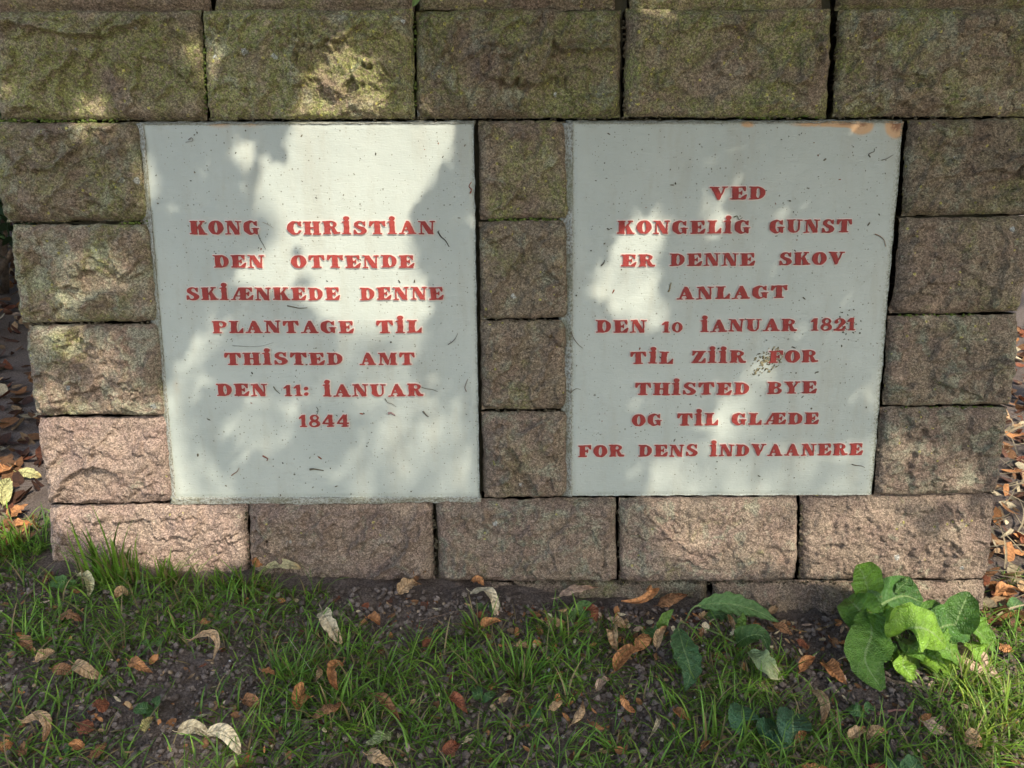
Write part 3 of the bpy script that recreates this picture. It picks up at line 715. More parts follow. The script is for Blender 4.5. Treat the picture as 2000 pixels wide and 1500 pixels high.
TWG = [
 (((505, 458), (507, 466), (513, 476), (519, 487)), .0009, (.05, .045, .035), 'dark curved fibre hanging below the G of KONG'),
 (((513, 434), (522, 438), (528, 441), (534, 446)), .0006, (.16, .13, .09), 'thin brown fibre just right of the word KONG'),
 (((561, 597), (575, 600), (585, 602), (600, 601)), .0015, (.08, .07, .045), 'mottled dark twig bit below SKIÆNKEDE on the left plaque'),
 (((454, 675), (485, 677), (510, 676), (534, 669)), .0006, (.12, .12, .10), 'long fine curved fibre between PLANTAGE and THISTED'),
 (((875, 673), (884, 667), (890, 660), (894, 651)), .0010, (.07, .06, .05), 'short dark curved fibre near right edge beside TIL, left plaque'),
 (((823, 756), (832, 759), (845, 761), (855, 765)), .0009, (.08, .07, .05), 'dark fibre trailing from the R of the left plaque IANUAR'),
 (((752, 778), (757, 786), (766, 789), (774, 795)), .0008, (.09, .07, .05), 'bent brown fibre below the last letters of IANUAR, left plaque'),
 (((618, 795), (621, 800), (620, 807), (617, 812)), .0009, (.05, .045, .04), 'dark hook-shaped fibre touching the 8 of 1844'),
 (((855, 452), (861, 462), (870, 470), (877, 482)), .0018, (.04, .035, .03), 'forked black twig bit right of CHRISTIAN'),
 (((368, 273), (374, 269), (376, 275), (362, 278)), .0010, (.10, .08, .07), 'hooked dark fibre near the top left corner of the left plaque'),
 (((918, 378), (921, 370), (916, 364), (921, 355)), .0016, (.17, .05, .03), 'reddish crumpled bract on the upper right edge of left plaque'),
 (((911, 765), (908, 757), (911, 747), (914, 740)), .0012, (.13, .09, .07), 'looped brown fibre on the right edge of left plaque'),
 (((1700, 307), (1697, 301), (1707, 296), (1708, 290)), .0013, (.09, .08, .06), 'looped fibre high on the right plaque beneath the rust stains'),
 (((1722, 313), (1732, 310), (1739, 306), (1745, 302)), .0009, (.10, .09, .07), 'short straight fibre near the upper right edge of right plaque'),
 (((1709, 457), (1720, 462), (1727, 470), (1730, 482)), .0012, (.16, .09, .05), 'curved rusty fibre right of GUNST'),
 (((1115, 647), (1120, 660), (1128, 671), (1138, 680)), .0011, (.10, .08, .05), 'curved fibre at the left edge of right plaque beside DEN 10'),
 (((1114, 768), (1120, 762), (1127, 759), (1134, 761)), .0010, (.10, .08, .05), 'forked fibre at left edge of right plaque beside THISTED'),
 (((1664, 907), (1672, 909), (1682, 910), (1689, 913)), .0013, (.06, .05, .035), 'dark sprig at the lower right corner of right plaque'),
 (((1174, 519), (1178, 515), (1180, 512), (1181, 508)), .0019, (.05, .045, .035), 'dark seed husk left of the word ER'),
 (((1305, 570), (1308, 565), (1309, 558), (1311, 552)), .0022, (.15, .12, .06), 'olive bud scale left of the word ANLAGT'),
 (((1433, 424), (1440, 422), (1443, 429), (1450, 425)), .0013, (.07, .07, .04), 'curly dark tendril over the last letters of KONGELIG'),
 (((605, 917), (612, 916), (620, 917), (632, 919)), .0026, (.07, .06, .04), 'thick dark bark flake low on the left plaque'),
 (((452, 929), (457, 925), (463, 921), (467, 914)), .0014, (.14, .08, .05), 'rusty V-shaped bract near the bottom left of left plaque'),
 (((758, 808), (763, 806), (768, 809), (772, 812)), .0030, (.14, .09, .08), 'flat brown flake between 1844 and the right edge, left plaque'),
 (((826, 803), (830, 808), (834, 812), (837, 814)), .0022, (.07, .06, .045), 'small dark flake far right of 1844'),
 (((513, 890), (518, 893), (523, 896), (521, 900)), .0020, (.14, .05, .035), 'red-brown bud scale below and left of 1844'),
 (((534, 755), (538, 761), (543, 766), (547, 769)), .0015, (.08, .075, .05), 'dark splinter between DEN and 11 on the left plaque'),
]
for a in TWG: wall_twig(*a)
# a bird-dropping like splash of plant bits across the F of FOR, plus tiny specks
def speck_cloud(name, label, rows, seed):
    r = np.random.default_rng(seed); V, Fc, Cc = [], [], []
    for (px, py, size, asp, ang, col) in rows:
        c = on_wall(px, py, PF + 0.0012); k = 6; b = len(V)
        ring = []
        for i in range(k):
            a = 2 * math.pi * i / k; rr = size * r.uniform(.6, 1.15)
            x, y = rr * math.cos(a) * asp, rr * math.sin(a)
            ring.append(c + (x * math.cos(ang) - y * math.sin(ang)) * Uw + (x * math.sin(ang) + y * math.cos(ang)) * Vw)
        V += ring + [c - Nw * size * 0.6]
        V_back = [p + Nw * 0.0012 for p in ring]; V += V_back
        for i in range(k):
            j = (i + 1) % k; Fc += [(b + i, b + j, b + k), (b + i, b + k + 1 + i, b + k + 1 + j, b + j)]
        Cc += [col] * (2 * k + 1)
    me = mesh_np(name, np.array(V), Fc, [TW]); add_col_attr(me, 'tint', np.array(Cc)); o = link(name, me); o['kind'] = 'stuff'; o['label'] = label
    return o
rows = []
for k in range(480):
    if k % 2: px, py = rng.uniform(295, 930), rng.uniform(250, 968)
    else: px, py = rng.uniform(1122, 1745), rng.uniform(250, 962)
    if px < 292 + (py - 240) * .1: continue
    if px > 1755 - (py - 240) * .088: continue
    dens = 0.35 + 0.65 * float(sstep(-.2, .4, pn(px * .008, py * .008, 3)))
    if rng.random() > dens: continue
    s = 0.0006 + 0.0012 * rng.random() ** 3
    t = rng.random(); col = (.05 + .08 * t, .045 + .06 * t, .03 + .035 * t) if rng.random() > .12 else (.20, .07, .04)
    rows.append((px, py, s, rng.uniform(1, 3.2), rng.uniform(0, 3.14), col))
for k in range(110):
    a, rr = rng.uniform(0, 6.28), rng.random() ** .6
    px, py = 1506 + 34 * rr * math.cos(a) - 8 * rr, 706 + 24 * rr * math.sin(a) + (-14 * rr * math.cos(a))
    rows.append((px, py, rng.uniform(.0008, .0019), rng.uniform(1.2, 3), -0.9 + rng.normal() * .3, (.26, .22, .12) if k % 3 else (.10, .085, .04)))
for k in range(40):
    px, py = 1655 + rng.normal() * 12, 640 + rng.normal() * 18
    rows.append((px, py, rng.uniform(.0006, .0014), 2, rng.uniform(0, 3), (.09, .08, .05)))
speck_cloud('plant_debris', 'tiny dark specks and bits stuck all over both plaques', rows, 3)

# ------------------------------------------------------------------ ground
def nonuni(fine0, fine1, step, far, growth=1.25):
    c = list(np.arange(fine0, fine1 + 1e-6, step)); s = step
    lo, hi = c[0], c[-1]; L, H = [], []
    while hi < far: s *= growth; hi += s; H.append(hi)
    s = step
    while lo > -far: s *= growth; lo -= s; L.append(lo)
    return np.array(L[::-1] + c + H)
gx, gy = nonuni(-1.45, 1.45, 0.0052, 70), nonuni(-1.30, 0.10, 0.0052, 70)
X, Y = np.meshgrid(gx, gy, indexing='ij')
def soil_h(X, Y):
    f = np.exp(-np.maximum(0, np.hypot(np.maximum(np.abs(X) - 1.6, 0), np.maximum(np.abs(Y) - 1.6, 0))) / 1.0)
    h = 0.012 * pn(X * 3, Y * 3, 1) + 0.008 * pn(X * 9, Y * 9, 2) + 0.004 * pn(X * 25, Y * 25, 3)
    h = h + 0.010 * np.exp(-((Y + 0.21) / 0.06) ** 2) * 0.5
    return h * (0.3 + 0.7 * f)
def soil_full(X, Y):
    d1, i1 = worley(X * 75, Y * 75); d2, i2 = worley(X * 150 + 5, Y * 150, 9)
    lump = 0.0050 * (1 - d1) * ((i1 % 7) / 6.0) + 0.0028 * (1 - d2)
    fade = (np.abs(X) < 2.2) & (np.abs(Y) < 2.2)
    return soil_h(X, Y) + lump * fade
Z = gz0(X) + soil_full(X, Y) - 0.004
gme = mesh_np('soil_ground', np.stack([X, Y, Z], -1).reshape(-1, 3), grid_faces(len(gx), len(gy)), [SOIL], True)
g = link('soil_ground', gme); g['kind'] = 'structure'; g['label'] = 'dark crumbly soil ground in front of and around the wall'
def gh(x, y):
    x, y = np.asarray(x, float), np.asarray(y, float); return gz0(x) + soil_h(x, y)

def in_wall(x, y):   # footprint of the wall
    return (y > -0.185) & (y < 0.25) & (np.abs(x) < 1.02)

# icosahedron template
phi = (1 + 5 ** .5) / 2
ICO = np.array([(-1, phi, 0), (1, phi, 0), (-1, -phi, 0), (1, -phi, 0), (0, -1, phi), (0, 1, phi), (0, -1, -phi), (0, 1, -phi), (phi, 0, -1), (phi, 0, 1), (-phi, 0, -1), (-phi, 0, 1)]) / math.hypot(1, phi)
ICF = np.array([(0, 11, 5), (0, 5, 1), (0, 1, 7), (0, 7, 10), (0, 10, 11), (1, 5, 9), (5, 11, 4), (11, 10, 2), (10, 7, 6), (7, 1, 8), (3, 9, 4), (3, 4, 2), (3, 2, 6), (3, 6, 8), (3, 8, 9), (4, 9, 5), (2, 4, 11), (6, 2, 10), (8, 6, 7), (9, 8, 1)])
def ico_sub(V, Fc):
    V = [tuple(v) for v in V]; mid = {}; out = []
    def m(a, b):
        k = (min(a, b), max(a, b))
        if k not in mid:
            p = np.array(V[a]) + np.array(V[b]); V.append(tuple(p / np.linalg.norm(p))); mid[k] = len(V) - 1
        return mid[k]
    for a, b, c in Fc:
        ab, bc, ca = m(a, b), m(b, c), m(c, a); out += [(a, ab, ca), (b, bc, ab), (c, ca, bc), (ab, bc, ca)]
    return np.array(V), np.array(out)
IC2, IF2 = ico_sub(ICO, ICF)
def blobs(name, pos, size, mat, cols=None, tone=None, base=(ICO, ICF), jit=0.35, squash=0.75, smooth=True):
    B, Fb = base; n = len(pos); k = len(B)
    r = rng.normal(size=(n, 1, 3)); ax = r / np.linalg.norm(r, axis=2, keepdims=True)
    ang = rng.uniform(0, 6.28, (n, 1, 1))
    P = B[None] * (1 + jit * rng.uniform(-1, 1, (n, k, 1))) * rng.uniform(.7, 1.3, (n, 1, 3))
    P = P * np.cos(ang) + np.cross(np.broadcast_to(ax, P.shape), P) * np.sin(ang) + ax * np.sum(ax * P, 2, keepdims=True) * (1 - np.cos(ang))
    P[..., 2] *= squash
    P = P * size[:, None, None] + pos[:, None]
    Fc = (Fb[None] + (np.arange(n) * k)[:, None, None]).reshape(-1, 3)
    me = mesh_np(name, P.reshape(-1, 3), Fc, [mat], smooth)
    if cols is not None: add_col_attr(me, 'tint', np.repeat(cols, k, 0))
    if tone is not None: add_float_attr(me, 'tone', np.repeat(tone, k))
    return me
me = blobs('joint_moss', np.array(JM[0]), np.array(JM[1]), MOSS, np.array(JM[2]), jit=.4)
o = link('joint_moss', me); o['kind'] = 'stuff'; o['label'] = 'green moss and dirt lodged in the joints between the stones'
n = 30000
x = rng.uniform(-1.35, 1.35, n); y = rng.uniform(-1.05, -0.14, n) 
m = ~((y > -0.162) & (np.abs(x) < .95)); x, y = x[m], y[m]
s = 0.0016 + 0.0050 * rng.random(len(x)) ** 3
pos = np.stack([x, y, gh(x, y) + s * 0.5 + .0022], 1)
me = blobs('soil_crumbs', pos, s, CRUMB, tone=rng.random(len(x)) ** 1.5, smooth=False, jit=.33, squash=.9)
o = link('soil_crumbs', me); o['kind'] = 'stuff'; o['label'] = 'loose dark crumbs of soil scattered over the bare ground'

# ------------------------------------------------------------------ grass
def px_ground_density():
    pass
def inv_ground(x, y):
    """approximate photo pixel of a ground point (for the planting map)"""
    P = np.stack([x, y, gz0(x)], -1) - CAM
    a = P @ cr, P @ cd, P @ cf
    return 1000 + F * a[0] / a[2], 750 + F * a[1] / a[2]
BARE = [(880, 1172, 260, 78, 1.1), (340, 1330, 95, 62, .85), (1590, 1230, 110, 75, .9), (1240, 1190, 120, 45, .8), (770, 1240, 60, 50, .6), (60, 1130, 70, 40, .4), (930, 1380, 70, 40, .45), (1310, 1450, 60, 40, .5),
        (1720, 1400, 110, 60, .75), (1820, 1330, 90, 45, .8), (170, 1400, 60, 45, .5), (1540, 1340, 90, 35, .5), (1970, 1190, 60, 60, .8), (560, 1235, 60, 40, .3), (1150, 1370, 60, 50, .35), (60, 1340, 50, 40, .4), (1150, 1290, 60, 30, .35), (1010, 1290, 50, 25, .3), (300, 1440, 60, 40, .4)]
LUSH = [(240, 1135, 110, 60, 1.4), (530, 1150, 80, 40, 1.2), (330, 1215, 240, 55, .9), (40, 1070, 60, 60, 1.3), (690, 1290, 90, 70, .8), (860, 1290, 110, 60, .7), (1100, 1300, 90, 60, .7), (1920, 1400, 130, 110, 1.5), (1960, 1290, 60, 60, .8),
        (700, 1440, 200, 60, .8), (1400, 1330, 80, 60, .9), (1620, 1470, 160, 60, .8), (150, 1250, 160, 50, .6)]
def grass_density(x, y):
    px, py = inv_ground(x, y)
    d = 0.62 + 0.6 * fbm(x * 5, y * 6, 9, 3)
    for a, b, rx, ry, k in BARE: d = d - k * np.exp(-((px - a) / rx) ** 2 - ((py - b) / ry) ** 2)
    for a, b, rx, ry, k in LUSH: d = d + k * np.exp(-((px - a) / rx) ** 2 - ((py - b) / ry) ** 2)
    d = np.where((py < 1060), d * .4, d)
    d = np.where((px > 560) & (px < 1950) & (py < 1180), d * .35, d)
    return np.clip(d, 0.0, 1.2)
def blades(name, root, length, width, az, lean, curve, tint, mat=GRASS, seg=6, kink=None):
    n = len(root); s = np.linspace(0, 1, seg + 1)
    th = lean[:, None] + curve[:, None] * s[None] ** 1.3                 # angle from vertical along the blade
    th = np.clip(th, 0, 1.75)
    ds = (length / seg)[:, None]
    hx = np.concatenate([np.zeros((n, 1)), np.cumsum(np.sin(th[:, :-1]) * ds, 1)], 1)
    hz = np.concatenate([np.zeros((n, 1)), np.cumsum(np.cos(th[:, :-1]) * ds, 1)], 1)
    az2 = az[:, None] + rng.normal(0, .25, n)[:, None] * s
    cx = root[:, 0:1] + hx * np.cos(az2); cy = root[:, 1:2] + hx * np.sin(az2); cz = root[:, 2:3] + hz
    w = width[:, None] * np.minimum(1, 0.55 + 1.6 * s) * (1 - s ** 2.2) + 0.0001
    tw = az2 + math.pi / 2 + rng.normal(0, .35, n)[:, None]
    ox, oy = np.cos(tw) * w, np.sin(tw) * w
    fold = 0.35 * w
    L = np.stack([cx - ox, cy - oy, cz + fold], -1); C = np.stack([cx, cy, cz], -1); Rr = np.stack([cx + ox, cy + oy, cz + fold], -1)
    V = np.stack([L, C, Rr], 2).reshape(n, -1, 3)
    k = (seg + 1) * 3; f = []
    for i in range(seg):
        b = i * 3; f += [(b, b + 1, b + 4, b + 3), (b + 1, b + 2, b + 5, b + 4)]
    Fc = (np.array(f)[None] + (np.arange(n) * k)[:, None, None]).reshape(-1, 4)
    me = mesh_np(name, V.reshape(-1, 3), Fc, [mat], True)
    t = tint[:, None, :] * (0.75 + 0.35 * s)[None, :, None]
    add_col_attr(me, 'tint', np.repeat(t, 3, 1).reshape(-1, 3))
    return me
def tints(n, base=(.14, .30, .038)):
    r_ = rng.random((n, 1)); b = np.array(base)[None] * (0.35 + 1.05 * rng.random((n, 1)))
    b = b * (1 - r_) + b * np.array([[1.5, 1.10, 1.0]]) * r_
    dead = rng.random(n) < .13
    b[dead] = np.array((.30, .23, .10)) * rng.uniform(.6, 1.2, (dead.sum(), 1))
    return b
N = 56000
x = rng.uniform(-1.45, 1.5, N); y = rng.uniform(-1.15, 0.05, N)
dn = grass_density(x, y)
keep = (rng.random(N) < dn) & ~((y > -0.168) & (np.abs(x) < .96))
x, y, dn = x[keep], y[keep], dn[keep]
# clump: pull each root to a tuft centre
cxs = np.round(x * 28) / 28 + 0.018 * pn(np.round(x * 28) * 3.1, np.round(y * 28) * 1.7, 4); cys = np.round(y * 28) / 28 + 0.018 * pn(np.round(x * 28) * 1.1, np.round(y * 28) * 2.7, 8)
pull = rng.uniform(.0, .75, len(x)); dx, dy = x - cxs, y - cys
x, y = x - dx * pull, y - dy * pull
m = ~((y > -0.172) & (np.abs(x) < .96)); x, y, dn, dx, dy = x[m], y[m], dn[m], dx[m], dy[m]
n = len(x); root = np.stack([x, y, gh(x, y) - .002], 1)
az = np.arctan2(dy, dx) + rng.normal(0, .9, n)
ln = (0.020 + 0.055 * rng.random(n) ** 1.7) * (0.7 + 0.5 * np.clip(dn, 0, 1))
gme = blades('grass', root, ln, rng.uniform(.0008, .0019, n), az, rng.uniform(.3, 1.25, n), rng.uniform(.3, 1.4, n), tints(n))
o = link('grass', gme); o['kind'] = 'stuff'; o['label'] = 'short thin green grass growing in patches on the dark soil'
print('grass blades', n)
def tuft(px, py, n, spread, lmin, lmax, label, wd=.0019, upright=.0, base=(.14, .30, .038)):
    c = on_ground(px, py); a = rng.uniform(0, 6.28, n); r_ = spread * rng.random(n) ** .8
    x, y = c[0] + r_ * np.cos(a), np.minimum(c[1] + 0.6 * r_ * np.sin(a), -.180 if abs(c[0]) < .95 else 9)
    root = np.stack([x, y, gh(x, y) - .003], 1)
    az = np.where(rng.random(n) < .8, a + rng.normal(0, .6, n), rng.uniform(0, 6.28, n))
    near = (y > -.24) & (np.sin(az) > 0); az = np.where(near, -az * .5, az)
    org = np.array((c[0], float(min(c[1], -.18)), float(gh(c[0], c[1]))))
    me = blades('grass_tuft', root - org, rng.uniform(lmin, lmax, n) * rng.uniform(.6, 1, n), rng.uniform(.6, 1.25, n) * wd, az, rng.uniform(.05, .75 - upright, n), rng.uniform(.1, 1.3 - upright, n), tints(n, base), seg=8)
    return thing('grass_tuft', label, 'grass tuft', org, 'grass tufts on the soil', me)
tuft(235, 1122, 90, .06, .10, .21, 'tallest grass tuft, leaning against the leftmost base stone', .0024, .42)
tuft(330, 1135, 60, .05, .07, .14, 'grass tuft right beside the tallest one, under the leftmost base stone')
tuft(490, 1128, 75, .06, .07, .13, 'grass tuft below the first vertical joint of the base course')
tuft(35, 1075, 80, .06, .06, .12, 'grass tuft at the left end of the wall, beside the sunny dead leaves')
tuft(600, 1170, 30, .05, .05, .11, 'sparse grass tuft left of the bare soil at mid wall')
tuft(570, 1330, 55, .05, .05, .10, 'grass tuft left of the standing brown curled leaf')
tuft(1490, 1180 + 140, 40, .05, .04, .09, 'grass tuft between the toothed weed and the large dock plant')
tuft(930, 1235, 38, .035, .05, .09, 'grass tuft just below the orange leaf at the pale arched bract')
tuft(1085, 1240, 45, .045, .05, .09, 'grass tuft left of the orange leaf heap in the middle')
tuft(1880, 1345, 80, .06, .05, .09, 'sunlit yellow-green grass tuft below the large dock plant', .0019, .05, (.19, .32, .04))  # base tint raised on these lower right tufts to stand for sunlight
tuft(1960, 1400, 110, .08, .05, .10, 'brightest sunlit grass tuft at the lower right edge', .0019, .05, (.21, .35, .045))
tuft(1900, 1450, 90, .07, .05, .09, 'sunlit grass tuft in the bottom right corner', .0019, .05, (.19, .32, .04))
tuft(650, 1400, 60, .07, .06, .11, 'grass tuft below the orange heart-shaped leaf')
tuft(1010, 1330, 60, .07, .06, .12, 'long-bladed grass tuft left of the centre of the lawn')
tuft(1380, 1470, 60, .07, .06, .11, 'grass tuft at the bottom edge left of the round ground leaves')

# ------------------------------------------------------------------ leaves
def leaf_geo(center, side, normal, width, prof, n=18, m=9, wave=0.0, wfreq=5, cup=0.0, pucker=0.0, seed=0.0, teeth=0.0, notch=0.0):
    """sweep a blade along `center` (n,3); side/normal (n,3)"""
    s = np.linspace(0, 1, n); t = np.linspace(-1, 1, m)
    S, T = np.meshgrid(s, t, indexing='ij')
    w = width * prof(s)[:, None] * (1 + 0.10 * pn(S * 4, np.sign(T) * 3.0 + 0.5, seed))
    if teeth: w = w * (1 - teeth * (0.5 + 0.5 * np.sin(S * 46 + np.sign(T))) * (np.abs(T) > .9))
    if notch: w = w * (1 - notch * sstep(.25, .6, pn(S * 5, T * 0 + np.sign(T) * 4, seed + 4)) * (np.abs(T) > .5))
    wz = wave * np.sin(S * wfreq * 2 * np.pi + seed + (T > 0) * 1.7) * np.abs(T) ** 1.5 * prof(s)[:, None]
    pz = pucker * (np.cos((S - 0.16 * np.abs(T)) * 52) * 0.5) * (np.abs(T) > .12) * (1 - np.abs(T) ** 3) + pucker * 0.8 * pn(S * 9, T * 3, seed + 2)
    P = center[:, None] + side[:, None] * (T * w)[..., None] + normal[:, None] * (cup * width * T ** 2 * prof(s)[:, None] + wz + pz - (np.abs(T) < .05) * pucker * .6)[..., None]
    return P.reshape(-1, 3), grid_faces(n, m), S.ravel(), T.ravel()
def frames(C, up):
    T = np.gradient(C, axis=0); T /= np.linalg.norm(T, axis=1)[:, None]
    side = np.cross(T, up); side /= np.linalg.norm(side, axis=1)[:, None] + 1e-9
    nr = np.cross(side, T); return T, side, nr
PROF = {
 'bract': lambda s: np.clip(np.sin(np.pi * np.clip(s, 0.0, 1) ** 0.8), 0.04, 1) ** .55,
 'ovate': lambda s: np.clip(np.sin(np.pi * s ** 0.65), 0.03, 1) ** .8,
 'round': lambda s: np.clip(np.sqrt(np.clip(1 - (2 * s - 1) ** 2, 0, 1)), 0.05, 1),
 'lance': lambda s: np.clip(np.sin(np.pi * s ** .85), 0.03, 1) ** 1.1,
 'dock': lambda s: np.clip(np.sin(np.pi * np.clip(s, 0, 1) ** .8), 0.05, 1) ** .6,
}
def leaf_obj(name, V, Fc, S, T, col, mat, c, tipcol=None, thick=0.0):
    me = mesh_np(name, V - c, Fc, [mat], True)
    add_float_attr(me, 'lu', S); add_float_attr(me, 'lv', T)
    C = np.tile(np.array(col, float), (len(V), 1))
    if tipcol is not None:
        k = sstep(.5, 1.0, S + .25 * pn(S * 3, T * 2, 3))[:, None]; C = C * (1 - k) + np.array(tipcol) * k
    k = pn(S * 3.1, T * 1.4, float(c[0]) * 31)[:, None]; C = C * (1 + .25 * k)
    add_col_attr(me, 'tint', np.clip(C, 0, 1))
    return me
CT = dict(tan=(.46, .30, .155), cream=(.60, .50, .31), brown=(.27, .135, .060), orange=(.44, .20, .075), rust=(.25, .085, .040), pale=(.50, .45, .24), dark=(.13, .06, .035), pink=(.50, .35, .24), lime=(.34, .38, .17), olive=(.30, .26, .10), yellow=(.40, .38, .16))
def dry_leaf(x0, y0, x1, y1, wpx, kind, col, label, shape='bract', bend=None, name='fallen_leaf', h=0.017):
    """from stalk end (x0,y0) to tip (x1,y1) in the photograph; wpx width"""
    r_ = random.Random(int(x0 * 7 + y0))
    A, B = on_ground(x0, y0, h), on_ground(x1, y1, h)
    A[2] = gh(A[0], A[1]) + h * r_.uniform(.6, 1.6); B[2] = gh(B[0], B[1]) + h * r_.uniform(.6, 1.6)
    L = np.linalg.norm(B - A); d = (B - A) / L; sd = np.cross(d, (0, 0, 1)); sd /= np.linalg.norm(sd)
    dist = np.linalg.norm((A + B) / 2 - CAM); W = wpx / F * dist * 0.54
    s = np.linspace(0, 1, 18)
    bnd = bend if bend is not None else r_.uniform(-.16, .16)
    arch = dict(flat=.04, arch=.15, curl=.24, fold=.08, cup=.06)[kind]
    C = A + d * (s * L)[:, None] + sd * (bnd * L * 4 * s * (1 - s))[:, None] + np.array((0, 0, 1.0)) * (arch * L * 4 * s * (1 - s) * (1 + .4 * np.sin(s * 5)))[:, None]
    if kind == 'curl': C = C + np.array((0, 0, 1.0)) * (0.22 * L * s ** 3)[:, None]
    C[:, 2] = C[:, 2] - .3 * arch * L
    C[:, 2] = np.maximum(C[:, 2], gh(C[:, 0], C[:, 1]) + .003)
    tilt = r_.uniform(-.5, .5); view = unit(CAM - (A + B) / 2)
    up = unit(np.array((0, 0, 1.0)) * .8 + view * .6 + sd * tilt)
    T, side, nr = frames(C, up)
    tw = r_.uniform(-.7, .7) * (s - .5) * (2.0 if kind in ('curl', 'arch') else 1.0)
    side2 = side * np.cos(tw)[:, None] + nr * np.sin(tw)[:, None]; nr2 = nr * np.cos(tw)[:, None] - side * np.sin(tw)[:, None]
    cup = dict(flat=.12, arch=.3, curl=.7, fold=.8, cup=.6)[kind] * r_.choice((1, 1, -.6))
    V, Fc, S, TT = leaf_geo(C, side2, nr2, W, PROF[shape], wave=.12 * W + .001, wfreq=r_.uniform(1.5, 4), cup=cup, pucker=.0012, seed=r_.uniform(0, 50), notch=.35 if r_.random() < .5 else .1, m=11)
    V[:, 2] = np.maximum(V[:, 2], gh(V[:, 0], V[:, 1]) + .0015)
    c = (A + B) / 2; c[2] = float(gh(c[0], c[1]))
    base = np.array(CT[col]) * r_.uniform(1.0, 1.3)
    me = leaf_obj(name, V, Fc, S, TT, base, DRY, c, tipcol=base * np.array((.8, .62, .5)) if r_.random() < .5 else None)
    o = thing(name, label, 'dead leaf', c, 'dead leaves on the ground in front of the wall', me)
    # stalk
    st = A - d * L * .16 + np.array((0, 0, .002)); V2, F2 = tube(smooth_pts([C[1], A - d * L * .07, st], 5), .0007, 4)
    V2 = np.array(V2); V2[:, 2] = np.maximum(V2[:, 2], gh(V2[:, 0], V2[:, 1]) + .001)
    m2 = mesh_np('stalk', V2 - c, F2, [TW], True); colored(m2, base * .7); link('stalk', m2, o)
    return o
